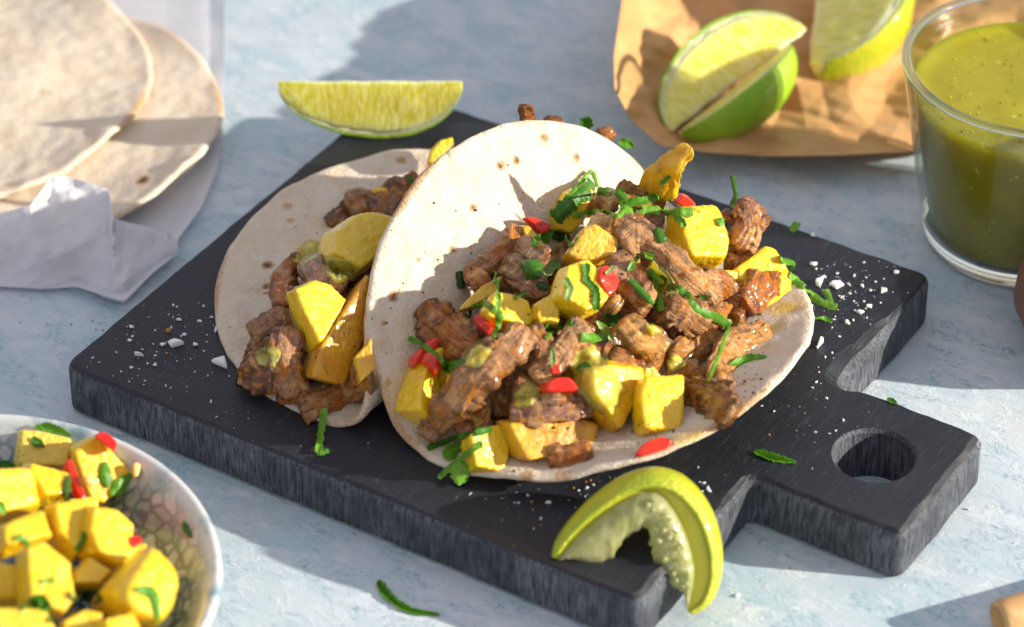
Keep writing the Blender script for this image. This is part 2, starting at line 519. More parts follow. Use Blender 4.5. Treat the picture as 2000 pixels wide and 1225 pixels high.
M_TABLE, M_BT, M_BS, M_TORT, M_MEAT, M_PINE, M_HERB = m_table(), m_board_top(), m_board_side(), m_tortilla(), m_meat(), m_pine(), m_herb()
M_TORT_SOFT = m_tortilla(.35)
M_PEPPER = m_simple('red_pepper', (.62, .010, .006), .2, .5, .4, .25, (.004, .0006, .0003), 300, .0004, col2=(.74, .04, .008))
M_RIND = m_simple('lime_rind', (.20, .46, .008), .32, .5, .3, .15, (.003, .004, .001), 620, .0013, col2=(.34, .56, .012), vscale=60)
M_RIND_Y = m_simple('ripe_lime_rind', (.34, .46, .010), .32, .5, .3, .2, (.004, .004, .001), 620, .0013, col2=(.58, .54, .010), vscale=45)
M_PITH = m_simple('lime_pith', (.78, .80, .36), .5, .4, 0, .5, (.005, .005, .002), 300, .0003)
M_PITH_Y = m_simple('squeezed_pith', (.62, .58, .05), .35, .4, .1, .5, (.006, .005, .001), 160, .0006, col2=(.74, .66, .06), vscale=90)
M_FLESH = m_lime_flesh()
M_GLASS, M_SGLASS, M_SALSA, M_SMEAR = m_glass(), m_solid_glass(), m_salsa(), m_smear()
M_KRAFT = m_paper('kraft_paper', (.70, .42, .18), (.60, .33, .13), .15)
M_PARCH = m_paper('parchment', (.92, .92, .94), (.88, .88, .91), .5, .4, .45)
M_BOWL = m_bowl()
M_WALNUT = m_wood('walnut', (.20, .085, .045), (.11, .045, .025), (1, 1, .18), 90, .42)
M_BAMBOO = m_wood('bamboo', (.62, .38, .16), (.50, .28, .11), (.12, 1, 1), 260, .45)
M_SALT = m_salt()
M_GRAIN = m_simple('spice_grain', (.42, .22, .07), .6)
M_SEED = m_simple('pepper_seed', (.80, .58, .20), .35, .5, .2, .3)

# ================================================================== table
mesh('table', [(-9, -9, 0), (9, -9, 0), (9, 9, 0), (-9, 9, 0)], [(0, 1, 2, 3)], M_TABLE, smooth=False, origin=np.zeros(3))['kind'] = 'structure'

# ================================================================== cutting board
BL, BW, HX, HY0, HY1 = .2230, .2000, .2766, .0706, .1302

def round_poly(P, rads, step=.0016):
    out = []
    n = len(P); P = np.array(P, float)
    for i in range(n):
        a, b, c = P[i - 1], P[i], P[(i + 1) % n]
        r = rads[i]
        d0, d1 = nz(a - b), nz(c - b)
        p0, p1 = b + d0 * r, b + d1 * r
        for t in np.linspace(0, 1, 7):
            out.append((1 - t) ** 2 * p0 + 2 * t * (1 - t) * b + t * t * p1)
        nb, nr = P[(i + 1) % n], rads[(i + 1) % n]
        e0, e1 = p1, nb + nz(b - nb) * nr
        L = np.linalg.norm(e1 - e0); m = max(2, int(L / step))
        for t in np.linspace(0, 1, m + 1)[1:-1]: out.append(e0 + (e1 - e0) * t)
    return np.array(out)

def build_board():
    P = [(0, 0), (BL, 0), (BL, HY0), (HX, HY0), (HX, HY1), (BL, HY1), (BL, BW), (0, BW)]
    O = round_poly(P, [.007, .005, .003, .004, .005, .006, .006, .008])
    O3 = np.c_[O, np.zeros(len(O))]
    T = np.roll(O, -1, 0) - np.roll(O, 1, 0)
    T /= np.linalg.norm(T, axis=1)[:, None]
    Nn = np.c_[T[:, 1], -T[:, 0]]
    O = O + Nn * (.00045 * fbm(O3 * 90, 3) + .0004 * perlin(O3 * 25))[:, None]
    x, y = O[:, 0], O[:, 1]
    w = np.full(len(O), .0016); d = np.full(len(O), .0028)
    def zone(m, ww, dd):
        w[m] = ww if np.isscalar(ww) else ww[m]; d[m] = dd if np.isscalar(dd) else dd[m]
    zone((x > BL - .004) & (y < HY0), .0034, .0036)
    zone((x > HX - .004), .0030, .0034)
    zone((x > BL) & (y < HY0 + .003), .0022, .0030)
    k = np.clip((y - HY1) / .05, 0, 1)
    zone((x > BL - .004) & (x < BL + .004) & (y > HY1 - .004), .0085 * (1 - k) + .0022 * k, .0072 * (1 - k) + .0022 * k)
    for _ in range(10):
        w = (np.roll(w, 1) + w + np.roll(w, -1)) / 3; d = (np.roll(d, 1) + d + np.roll(d, -1)) / 3
    w *= 1 + .35 * perlin(O3 * 120); d *= 1 + .30 * perlin(O3 * 110 + 9)
    n = len(O)
    rings = [(O - Nn * .0015, np.zeros(n)), (O, np.full(n, .0016)), (O, np.full(n, .007)), (O, TB - d),
             (O - Nn * (w * .42)[:, None], TB - d * .36), (O - Nn * w[:, None], np.full(n, TB))]
    V = []
    for p, z in rings: V += [(a[0], a[1], b) for a, b in zip(p, z)]
    F, fm = [], []
    for k in range(5):
        for i in range(n):
            j = (i + 1) % n
            F.append((k * n + i, k * n + j, (k + 1) * n + j, (k + 1) * n + i)); fm.append(1 if k < 4 else 0)
    # hole
    hc = np.array([.2506, .1015]); hr = .0126; m = 48
    ang = np.linspace(0, 2 * np.pi, m, endpoint=False)
    hd = np.c_[np.cos(ang), np.sin(ang)]
    h0 = len(V)
    for rr, z in [(hr + .0012, TB), (hr + .0002, TB - .0012), (hr, TB - .006), (hr, .0)]:
        V += [(hc[0] + a[0] * rr, hc[1] + a[1] * rr, z) for a in hd]
    for k in range(3):
        for i in range(m):
            j = (i + 1) % m
            F.append((h0 + k * m + i, h0 + (k + 1) * m + i, h0 + (k + 1) * m + j, h0 + k * m + j)); fm.append(1)
    # top cap between outline and hole
    bm = bmesh.new()
    top = list(range(5 * n, 6 * n)); hol = list(range(h0, h0 + m))
    bv = {i: bm.verts.new(V[i]) for i in top + hol}
    ee = [bm.edges.new((bv[a], bv[b])) for L in (top, hol) for a, b in zip(L, L[1:] + L[:1])]
    r = bmesh.ops.triangle_fill(bm, use_beauty=True, use_dissolve=False, edges=ee, normal=(0, 0, 1))
    inv = {v: i for i, v in bv.items()}
    for f in bm.faces:
        idx = [inv[v] for v in f.verts]
        a, b, c = (np.array(V[i]) for i in idx[:3])
        if np.cross(b - a, c - a)[2] < 0: idx = idx[::-1]
        F.append(idx); fm.append(0)
    bm.free()
    o = mesh('cutting_board', V, F, None, mats=[M_BT, M_BS], fmat=fm, smooth=False, origin=np.zeros(3))
    tag(o, 'black charred wooden cutting board with a short holed handle under the tacos', 'cutting board')
build_board()
BOARD = (np.array([(0, 0, TB), (BL, 0, TB), (BL, BW, TB), (0, BW, TB), (BL, HY0, TB), (HX, HY0, TB), (HX, HY1, TB), (BL, HY1, TB)]), [(0, 1, 2, 3), (4, 5, 6, 7)])
GROUND = (np.array([(-2, -2, 0), (2, -2, 0), (2, 2, 0), (-2, 2, 0)]), [(0, 1, 2, 3)])

# ================================================================== tortillas
P_FRONT = dict(phi=1.482, o=(.138, .101), R=.0792, vb=.0121, tf=.0783, tf1=.0146, tb=.9251, tb1=.2572, rb=.0256, cf=2.18, cb=0.0, ecc=1.0182)
P_LEFT = dict(phi=1.47, o=(.1015, .0955), R=.0772, vb=-.029, tf=2.45, tf1=.0067, tb=.0346, tb1=.0815, rb=.0115, cf=0.0, cb=.5, ecc=.975)

def tsurf(p, s, v):
    u = s / p['R']
    tf = p['tf'] + p['tf1'] * u; tb = p['tb'] + p['tb1'] * u
    rb = p['rb']; tot = tf + tb; half = rb * tot / 2
    v1, v2 = p['vb'] - half, p['vb'] + half
    a0 = -tf
    t = np.clip((v - v1) / rb, 0, tot)
    h = rb * (np.sin(a0 + t) - np.sin(a0)); z = rb * (np.cos(a0) - np.cos(a0 + t))
    e = np.minimum(v - v1, 0)
    h = h + e * np.cos(a0); z = z + e * np.sin(a0) + p['cf'] * e ** 2
    e = np.maximum(v - v2, 0)
    h = h + e * np.cos(tb); z = z + e * np.sin(tb) + p['cb'] * e ** 2
    z = z - rb * (np.cos(a0) - 1); h = h + rb * np.sin(a0)
    d = (math.cos(p['phi']), math.sin(p['phi'])); n = (-d[1], d[0])
    return np.stack([p['o'][0] + s * d[0] + h * n[0], p['o'][1] + s * d[1] + h * n[1], TB + z], -1)

def tortilla(name, label, fn, Rr, ecc, thick, spots, stains, seed, nr=86, na=260, wav=.0009, lift=.0013, speckzone=None, mat=None):
    rs = np.linspace(0, 1, nr) ** .9
    an = np.linspace(0, 2 * np.pi, na, endpoint=False)
    rg, ag = np.meshgrid(rs[1:], an, indexing='ij')
    edge = 1 + .006 * perlin(np.c_[np.cos(an) * 3 + seed, np.sin(an) * 3, np.zeros(na)]) + .004 * perlin(np.c_[np.cos(an) * 13 + seed, np.sin(an) * 13, np.zeros(na)])
    S = np.r_[0, (Rr * rg * np.cos(ag) * edge).ravel()]; Vv = np.r_[0, (Rr * ecc * rg * np.sin(ag) * edge).ravel()]
    rad = np.r_[0, rg.ravel()]
    C = fn(S, Vv); e = 2e-4
    Nn = np.cross(fn(S + e, Vv) - fn(S - e, Vv), fn(S, Vv + e) - fn(S, Vv - e))
    Nn /= np.linalg.norm(Nn, axis=1)[:, None]
    q = np.c_[S, Vv, np.zeros(len(S)) + seed]
    bump = wav * (fbm(q * 38, 3)) + .00035 * perlin(q * 160) + .0006 * np.maximum(0, perlin(q * 75)) 
    rimw = .0016 * np.clip((rad - .86) / .14, 0, 1) * perlin(q * 55 + 5)
    C = C + Nn * (lift + bump + rimw)[:, None]
    th = thick * (1 + .15 * perlin(q * 60 + 3))
    # rounded rim
    prof = np.where(rad > .975, np.sqrt(np.clip(1 - ((rad - .975) / .025) ** 2 * .85, 0, 1)), 1.0)
    T_ = C + Nn * (th * .5 * prof)[:, None]; B_ = C - Nn * (th * .5 * prof)[:, None]
    n0 = len(S)
    V = np.vstack([T_, B_])
    F = []
    idx = lambda i, j: 0 if i == 0 else 1 + (i - 1) * na + (j % na)
    for i in range(nr - 1):
        for j in range(na):
            if i == 0:
                F.append((0, idx(1, j), idx(1, j + 1))); F.append((n0, n0 + idx(1, j + 1), n0 + idx(1, j)))
            else:
                a, b, c, d = idx(i, j), idx(i + 1, j), idx(i + 1, j + 1), idx(i, j + 1)
                F.append((a, b, c, d)); F.append((n0 + a, n0 + d, n0 + c, n0 + b))
    for j in range(na):
        a, b = idx(nr - 1, j), idx(nr - 1, j + 1)
        F.append((a, n0 + a, n0 + b, b))
    tree = BVHTree.FromPolygons([tuple(v) for v in T_], [f for f in F if max(f) < n0])
    toast = .30 * np.clip(fbm(q * 30 + 40, 2) * 1.6 - .35, 0, 1)
    toast = np.maximum(toast, .62 * np.clip((rad - .955) / .03, 0, 1) * np.clip(.25 + 1.3 * perlin(q * 24 + 8), 0, 1))
    stain = np.zeros(n0); speck = np.zeros(n0)
    for (px, py, r_px, amt) in spots:
        h = tree.ray_cast(Vector(CAM), Vector(nz(ray(px, py))))
        if h[0] is None: continue
        dd = np.linalg.norm(T_ - np.array(h[0]), axis=1)
        rr = r_px / 5700 * (1 + .35 * perlin(q * 420 + px))
        toast = np.maximum(toast, amt * np.clip(1.5 - dd / rr, 0, 1) ** .8)
        toast = np.maximum(toast, .30 * amt * np.clip(1.9 - dd / (rr * 1.5), 0, 1))
    for (px, py, r_px, amt) in stains:
        h = tree.ray_cast(Vector(CAM), Vector(nz(ray(px, py))))
        if h[0] is None: continue
        dd = np.linalg.norm(T_ - np.array(h[0]), axis=1)
        rr = r_px / 5700 * (1 + .5 * perlin(q * 110 + px))
        stain = np.maximum(stain, amt * np.clip(1.35 - dd / rr, 0, 1))
    if speckzone is not None:
        speck = np.clip(speckzone(S, Vv), 0, 1)
    o = mesh(name, V, F, mat or M_TORT, attrs=dict(toast=np.r_[toast, toast * .8], stain=np.r_[stain, stain * 0], speck=np.r_[speck, speck * 0]), reg=True)
    tag(o, label, 'tortilla')
    return o

rs_ = np.random.RandomState(5)
front_spots = [(978, 324, 8, 1), (1008, 313, 9, .95), (1127, 308, 8, .9), (1063, 269, 9, .85), (924, 406, 8, .9), (884, 487, 8, .85), (818, 506, 6, .7),
               (769, 579, 9, 1), (749, 632, 6, .7), (780, 565, 4, .6), (936, 393, 4, .5), (757, 745, 7, .8), (1148, 365, 12, .45), (1185, 330, 14, .4), (1160, 300, 6, .4),
               (830, 495, 4, .5), (1450, 750, 7, .7), (1470, 742, 6, .8), (1490, 765, 5, .7), (1030, 932, 14, .7), (1100, 928, 18, .55), (900, 300, 5, .5), (1020, 260, 5, .45)]
for _ in range(26): front_spots.append((rs_.uniform(740, 1220), rs_.uniform(260, 640), rs_.uniform(1.5, 3.5), rs_.uniform(.35, .75)))
for _ in range(16): front_spots.append((rs_.uniform(1000, 1540), rs_.uniform(700, 930), rs_.uniform(1.5, 3.5), rs_.uniform(.5, .9)))
front_stain = [(1540, 600, 34, 1.0), (1520, 640, 22, .6), (1350, 855, 34, .75), (1300, 870, 20, .5), (1420, 850, 12, .8), (800, 640, 26, .35), (1480, 680, 34, .25), (840, 870, 26, .25), (770, 760, 30, .22)]
tortilla('tortilla', 'bright folded tortilla of the front taco, lit white with toasted freckles', lambda s, v: tsurf(P_FRONT, s, v), P_FRONT['R'], P_FRONT['ecc'], .0025,
         front_spots, front_stain, 1.7, speckzone=lambda s, v: .7 * (v < .0))
left_spots = [(523, 518, 11, 1.0), (686, 375, 10, 1), (520, 560, 8, .95), (519, 574, 5, .9), (785, 313, 12, .7), (562, 402, 12, .6), (567, 432, 9, .6), (450, 640, 5, .5), (500, 480, 4, .5), (600, 390, 6, .5)]
for _ in range(22): left_spots.append((rs_.uniform(430, 700), rs_.uniform(350, 800), rs_.uniform(1.5, 4), rs_.uniform(.3, .7)))
tortilla('tortilla', 'shaded tortilla of the left taco lying open behind the front taco', lambda s, v: tsurf(P_LEFT, s, v), P_LEFT['R'], P_LEFT['ecc'], .0025,
         left_spots, [(590, 490, 30, .45), (500, 690, 24, .35), (640, 440, 22, .4)], 5.1)

# ================================================================== filling mounds (targets for the pieces, and the packed meat under them)
def ellipsoid(c, ax, rad, nu=40, nv=28):
    V, F = [], []
    for i in range(nv + 1):
        th = math.pi * i / nv
        for j in range(nu):
            ph = 2 * math.pi * j / nu
            l = (math.sin(th) * math.cos(ph), math.sin(th) * math.sin(ph), math.cos(th))
            V.append(c + ax[0] * l[0] * rad[0] + ax[1] * l[1] * rad[1] + ax[2] * l[2] * rad[2])
    for i in range(nv):
        for j in range(nu):
            a, b = i * nu + j, i * nu + (j + 1) % nu
            F.append((a, a + nu, b + nu, b))
    return np.array(V), F

ph = P_FRONT['phi']
DF = np.array([math.cos(ph), math.sin(ph), 0]); NF = np.array([-DF[1], DF[0], 0]); ZZ = np.array([0, 0, 1.])
OF = np.array([.138, .101, TB])
CF_ = OF + DF * .002 - NF * .003 + ZZ * .003
mound_f = ellipsoid(CF_, (DF, NF, ZZ), (.067, .041, .0345))
CL_ = at(672, 610, TB + .006)
mound_l = ellipsoid(CL_, (DF, NF, ZZ), (.058, .024, .021))

def packed(name, label, C, rad, seed):
    V, F = ellipsoid(C, (DF, NF, ZZ), rad, 150, 90)
    n = V - C; n /= np.linalg.norm(n, axis=1)[:, None]
    V = V + n * (.0045 * fbm(V * 150 + seed, 3) + .0016 * fbm(V * 520 + seed, 2))[:, None]
    V[:, 2] = np.maximum(V[:, 2], TB + .0036)
    o = mesh(name, V, F, M_MEAT, reg=True)
    o.color = (.15, .065, .035, 1)
    tag(o, label, 'chopped meat', kind='stuff')
packed('chopped_meat', 'dark chopped meat packed under the pieces of the front taco', CF_ - NF * .001, (.056, .032, .0265), 3)
packed('chopped_meat', 'dark chopped meat packed inside the shaded left taco', CL_ - ZZ * .002, (.050, .018, .016), 8)
TREE_F = bvh_of([REG[0], mound_f, BOARD, GROUND])
TREE_L = bvh_of([REG[1], mound_l, BOARD, GROUND])

# ================================================================== piece builders
def cubesphere(n):
    V, F, key = [], [], {}
    def vid(p):
        k = tuple(np.round(p, 6))
        if k not in key: key[k] = len(V); V.append(p)
        return key[k]
    ls = np.tan(np.linspace(-math.pi / 4, math.pi / 4, n + 1))
    for a in range(3):
        for s in (-1, 1):
            for i in range(n):
                for j in range(n):
                    q = []
                    for (u, w) in ((i, j), (i + 1, j), (i + 1, j + 1), (i, j + 1)):
                        p = [0, 0, 0]; p[a] = s; p[(a + 1) % 3] = ls[u]; p[(a + 2) % 3] = ls[w]
                        q.append(vid(tuple(p)))
                    F.append(q if s > 0 else q[::-1])
    V = np.array(V); V /= np.linalg.norm(V, axis=1)[:, None]
    return V, F
CS = {n: cubesphere(n) for n in (4, 9, 20, 28)}

def convex(P):
    P = sorted(set((float(a), float(b)) for a, b in P))
    def half(L):
        o = []
        for q in L:
            while len(o) > 1 and (o[-1][0] - o[-2][0]) * (q[1] - o[-2][1]) - (o[-1][1] - o[-2][1]) * (q[0] - o[-2][0]) <= 0: o.pop()
            o.append(q)
        return o
    return np.array(half(P)[:-1] + half(P[::-1])[:-1])

def chunk(name, label, cat, group, mat, poly, tree, lift=0.0, depth=None, tilt=(0, 0), cap=.55, lean=7, p=60, noise=(.00040, .00026), n=28, color=(0, 0, 0, 1), facing=.75, seed=None, z0=TB):
    """faceted solid: its outline follows the polygon, it has a tilted front face, slanting sides and real depth"""
    poly = convex(poly)
    area = .5 * np.sum(poly[:, 0] * np.roll(poly[:, 1], -1) - np.roll(poly[:, 0], -1) * poly[:, 1])
    if area > 0: poly = poly[::-1]
    nxt = np.roll(poly, -1, 0)
    cr = poly[:, 0] * nxt[:, 1] - nxt[:, 0] * poly[:, 1]
    c = ((poly + nxt) * cr[:, None]).sum(0) / (3 * cr.sum())
    C, sn = hit(tree, c[0], c[1], lift, z0)
    vd = nz(ray(*c))
    dist = (C - CAM) @ FW
    nn = nz(-vd * facing + sn * (1 - facing) + RT * (.24 + .10 * RNG.uniform(-1, 1)))
    e1 = nz(RT - nn * (RT @ nn)); e2 = np.cross(nn, e1)
    pts = []
    for q in poly:
        d = ray(*q); t = ((C - CAM) @ nn) / (d @ nn)
        w = CAM + d * t - C
        pts.append((w @ e1, w @ e2))
    pts = np.array(pts)
    size = math.sqrt(abs(area)) / FPX * dist
    dp = depth if depth else size * .75
    sd = RNG.uniform(0, 90) if seed is None else seed
    pl, dd = [], []
    for i in range(len(pts)):
        a, b = pts[i], pts[(i + 1) % len(pts)]
        t = b - a
        if np.linalg.norm(t) < 1e-6: continue
        m = nz(np.array([t[1], -t[0]])); off = m @ a
        for s, L in ((1, lean + RNG.uniform(-6, 8)), (-1, 9)):
            cz, sz = math.cos(R(L)), math.sin(R(L)) * s
            pl.append((m[0] * cz, m[1] * cz, sz)); dd.append(max(off * cz, size * .06))
    ax, ay = abs(tilt[0]), tilt[1]
    pl.append(tuple(nz((math.tan(R(ax)), math.tan(R(ay)), 1)))); dd.append(dp * cap * .8)
    pl.append((0, 0, -1)); dd.append(dp * (1 - cap) + dp * .1)
    pl = np.array(pl); dd = np.array(dd)
    D, F = CS[n]
    g = np.maximum(D @ pl.T, 0) / dd
    rr = (g ** p).sum(1) ** (-1 / p)
    L = D * (rr * 2 ** (1 / p) * 1.01)[:, None]
    V = C + L[:, :1] * e1 + L[:, 1:2] * e2 + L[:, 2:] * nn
    dirw = D[:, :1] * e1 + D[:, 1:2] * e2 + D[:, 2:] * nn
    q = V * 1.0
    V = V + dirw * (noise[0] * fbm(q * 260 + sd, 3) + noise[0] * .8 * perlin(q * 110 + sd) + noise[1] * perlin(q * 900 + sd))[:, None]
    o = mesh(name, V, F, mat, reg=True)
    o.color = color
    tag(o, label, cat, group)
    return o

def meat(label, pts, w, tree, lift=0.0, flat=.42, tone=(.34, .17, .095), rough=1.0, mat=None, name='meat_strip', cat='meat', group='meat strips in the front taco', twist=0.0, wprof=None):
    pts = np.array(pts, float)
    P3 = []
    for i, q in enumerate(pts):
        l = lift[i] if isinstance(lift, (list, tuple)) else lift
        P3.append(hit(tree, q[0], q[1], l)[0])
    P3 = np.array(P3)
    sd = RNG.uniform(0, 90)
    dist = np.linalg.norm(P3.mean(0) - CAM)
    wm = w / FPX * dist
    L = np.linalg.norm(np.diff(P3, axis=0), axis=1).sum()
    nL = int(np.clip((L + wm) / .00055, 24, 120)); nA = int(np.clip(wm * 3 / .0006, 24, 52))
    C = catmull(P3, nL)
    Tn = np.gradient(C, axis=0); Tn /= np.linalg.norm(Tn, axis=1)[:, None]
    # stretch ends so that the rounding does not shorten the strip
    back = -nz(ray(*pts.mean(0)))
    V = []
    tt = np.linspace(0, 1, nL)
    wp = np.interp(tt, np.linspace(0, 1, len(wprof)), wprof) if wprof else np.ones(nL)
    endw = np.clip(np.minimum(tt, 1 - tt) * (L / wm) * 4.5, 0, 1)
    endw = np.sqrt(np.clip(1 - (1 - endw) ** 2.2, 0, 1)) * (1 - .25 * np.abs(perlin(np.c_[tt * 5 + sd, tt * 0 + 2, tt * 0])))
    tw = R(twist) + .6 * perlin(np.c_[tt * 2.2 + sd, tt * 0, tt * 0])
    lat = .10 * wm * perlin(np.c_[tt * 3.1 + sd, tt * 0 + 7, tt * 0])
    an = np.linspace(0, 2 * np.pi, nA, endpoint=False)
    ca = np.sign(np.cos(an)) * np.abs(np.cos(an)) ** .8; sa = np.sign(np.sin(an)) * np.abs(np.sin(an)) ** .8
    rings = []
    for i in range(nL):
        nrm = nz(back - Tn[i] * (back @ Tn[i])); bi = np.cross(Tn[i], nrm)
        n2 = nrm * math.cos(tw[i]) + bi * math.sin(tw[i]); b2 = bi * math.cos(tw[i]) - nrm * math.sin(tw[i])
        rad = wm / 2 * wp[i] * max(endw[i], .03)
        ring = C[i] + bi * lat[i] + np.outer(ca * rad, b2) + np.outer(sa * rad * flat, n2)
        rings.append(ring)
    V = np.vstack(rings)
    cen = np.repeat(C, nA, 0)
    dr = V - cen; ln = np.linalg.norm(dr, axis=1)[:, None] + 1e-6; dr = dr / ln
    amp = np.repeat(np.clip(endw, .1, 1), nA)
    # fibres run along the strip
    s_al = np.repeat(np.linspace(0, L, nL), nA); a_al = np.tile(an, nL)
    fib = perlin(np.c_[s_al * 90 + sd, np.cos(a_al) * 2.6 + sd, np.sin(a_al) * 2.6])
    rid = 1 - 2 * np.abs(perlin(V * 210 + sd))
    disp = wm * (.075 * perlin(V * 130 + sd) + .12 * fib + .03 * rid) + .00025 * perlin(V * 430 + sd) * rough + .00008 * perlin(V * 1000 + sd) * rough
    V = V + dr * (disp * amp)[:, None]
    # torn edges: the two margins of the strip are ragged
    eg = np.abs(np.tile(np.cos(an), nL)) ** 3; sg = np.tile(np.sign(np.cos(an)), nL)
    rag = perlin(np.c_[s_al * 330 + sd, sg * 3.7, sd + 0 * sg]) + .6 * perlin(np.c_[s_al * 800 + sd, sg * 5.1, sd + 0 * sg])
    V = V + dr * (rag * eg * wm * .10 * amp * rough)[:, None]
    F = []
    for i in range(nL - 1):
        for j in range(nA):
            a, b = i * nA + j, i * nA + (j + 1) % nA
            F.append((a, b, b + nA, a + nA))
    n0 = len(V)
    V = np.vstack([V, C[:1], C[-1:]])
    for j in range(nA):
        F.append((n0, (j + 1) % nA, j)); F.append((n0 + 1, (nL - 1) * nA + j, (nL - 1) * nA + (j + 1) % nA))
    V, F = fixn(V, F)
    eg = np.r_[np.clip(np.abs(np.tile(np.cos(an), nL)) ** 4 + (1 - np.repeat(endw, nA)) * .8, 0, 1), 1, 1]
    o = mesh(name, V, F, mat or M_MEAT, reg=True, attrs=dict(char=eg, sl=np.r_[s_al, 0, L], fa=np.r_[np.tile(np.cos(an), nL), 0, 0], fb=np.r_[np.tile(np.sin(an), nL), 0, 0]))
    o.color = tone + (1,)
    tag(o, label, cat, group)
    return o

def herb(label, pts, w, tree, kind='strip', lift=.0009, tone=(.10, .26, .018), group='chopped herbs on the front taco', twist=0.0, curl=.28, name=None, jag=.30, free=0.0):
    """thin curled strip or leaf laid over whatever is under it"""
    pts = np.array(pts, float)
    pl = np.linalg.norm(np.diff(pts, axis=0), axis=1).sum()
    n = int(np.clip(pl / 1.7, 14, 80))
    pp = catmull(pts, n)
    dep, nrm = [], []
    for q in pp:
        p_, nn = hit(tree, q[0], q[1], 0, TB)
        dep.append(np.linalg.norm(p_ - CAM)); nrm.append(nn)
    dep = np.array(dep); raw = dep.copy()
    for _ in range(10):
        sm = np.convolve(np.pad(dep, 2, mode='edge'), np.ones(5) / 5, 'valid')
        dep = np.minimum(raw, sm)
    dep = np.convolve(np.pad(dep, 2, mode='edge'), np.ones(5) / 5, 'valid') - lift
    nrm = np.array(nrm)
    C = np.array([CAM + nz(ray(*q)) * d for q, d in zip(pp, dep)])
    Tn = np.gradient(C, axis=0); Tn /= np.linalg.norm(Tn, axis=1)[:, None]
    sd = RNG.uniform(0, 90); t = np.linspace(0, 1, n)
    wm = .98 * w / FPX * dep.mean()
    if kind == 'leaf': wp = np.sin(np.pi * np.clip(t * .97 + .015, 0, 1)) ** .75
    elif kind == 'taper': wp = np.sin(np.pi * np.clip(t * .98 + .01, 0, 1)) ** .35 * (1 - .5 * t)
    else: wp = np.clip(np.minimum(t, 1 - t) * 14 + .55, 0, 1)
    fold = RNG.uniform(-1, 1)
    m = 7
    xs = np.linspace(-1, 1, m)
    back = -nz(ray(*pts.mean(0)))
    top, vein = [], []
    for i in range(n):
        nn = nz(nrm[max(0, i - 2):i + 3].mean(0) * .5 + back * .6)
        nn = nz(nn - Tn[i] * (nn @ Tn[i])); b = np.cross(Tn[i], nn)
        a = R(twist) + .35 * float(perlin(np.array([[t[i] * 2.3 + sd, 0, 0]]))[0])
        n2 = nn * math.cos(a) + b * math.sin(a); b2 = b * math.cos(a) - nn * math.sin(a)
        for j, x in enumerate(xs):
            jg = 1 + (jag * 1.3 * float(perlin(np.array([[t[i] * pl / 9 + sd, x * .8, 3.]]))[0]) + jag * .9 * ((t[i] * pl / 7.5 + sd + (.5 if x > 0 else 0)) % 1 - .5)) * (1 if abs(x) > .9 else .3)
            hw = wm / 2 * wp[i] * jg
            top.append(C[i] + b2 * x * hw + n2 * (hw * curl * ((.5 - x * x) if fold > 0 else (abs(x) - .5) * 1.3)))
            vein.append(abs(x))
    top = np.array(top)
    F = []
    for i in range(n - 1):
        for j in range(m - 1):
            a = i * m + j
            F.append((a, a + 1, a + m + 1, a + m))
    # thin shell
    me_n = np.zeros_like(top)
    for f in F:
        q = np.cross(top[f[2]] - top[f[0]], top[f[3]] - top[f[1]])
        for k in f: me_n[k] += q
    me_n /= np.linalg.norm(me_n, axis=1)[:, None] + 1e-12
    top = top + me_n * (.00012 * perlin(top * 700))[:, None]
    n0 = len(top)
    V = np.vstack([top + me_n * .00011, top - me_n * .00011])
    FF = F + [tuple(n0 + k for k in f[::-1]) for f in F]
    bd = [j for j in range(m)] + [i * m + m - 1 for i in range(1, n)] + [(n - 1) * m + j for j in range(m - 2, -1, -1)] + [i * m for i in range(n - 2, 0, -1)]
    for a, b in zip(bd, bd[1:] + bd[:1]): FF.append((b, a, n0 + a, n0 + b))
    V, FF = fixn(V, FF)
    o = mesh(name or ('herb_leaf' if kind == 'leaf' else 'herb_strip'), V, FF, M_HERB, attrs=dict(vein=np.r_[vein, vein]))
    o.data.set_sharp_from_angle(angle=R(50))
    tn = np.array(tone) * RNG.uniform(.85, 1.15)
    o.color = (tn[0], tn[1], tn[2], 1)
    tag(o, label, 'herb', group)
    return o

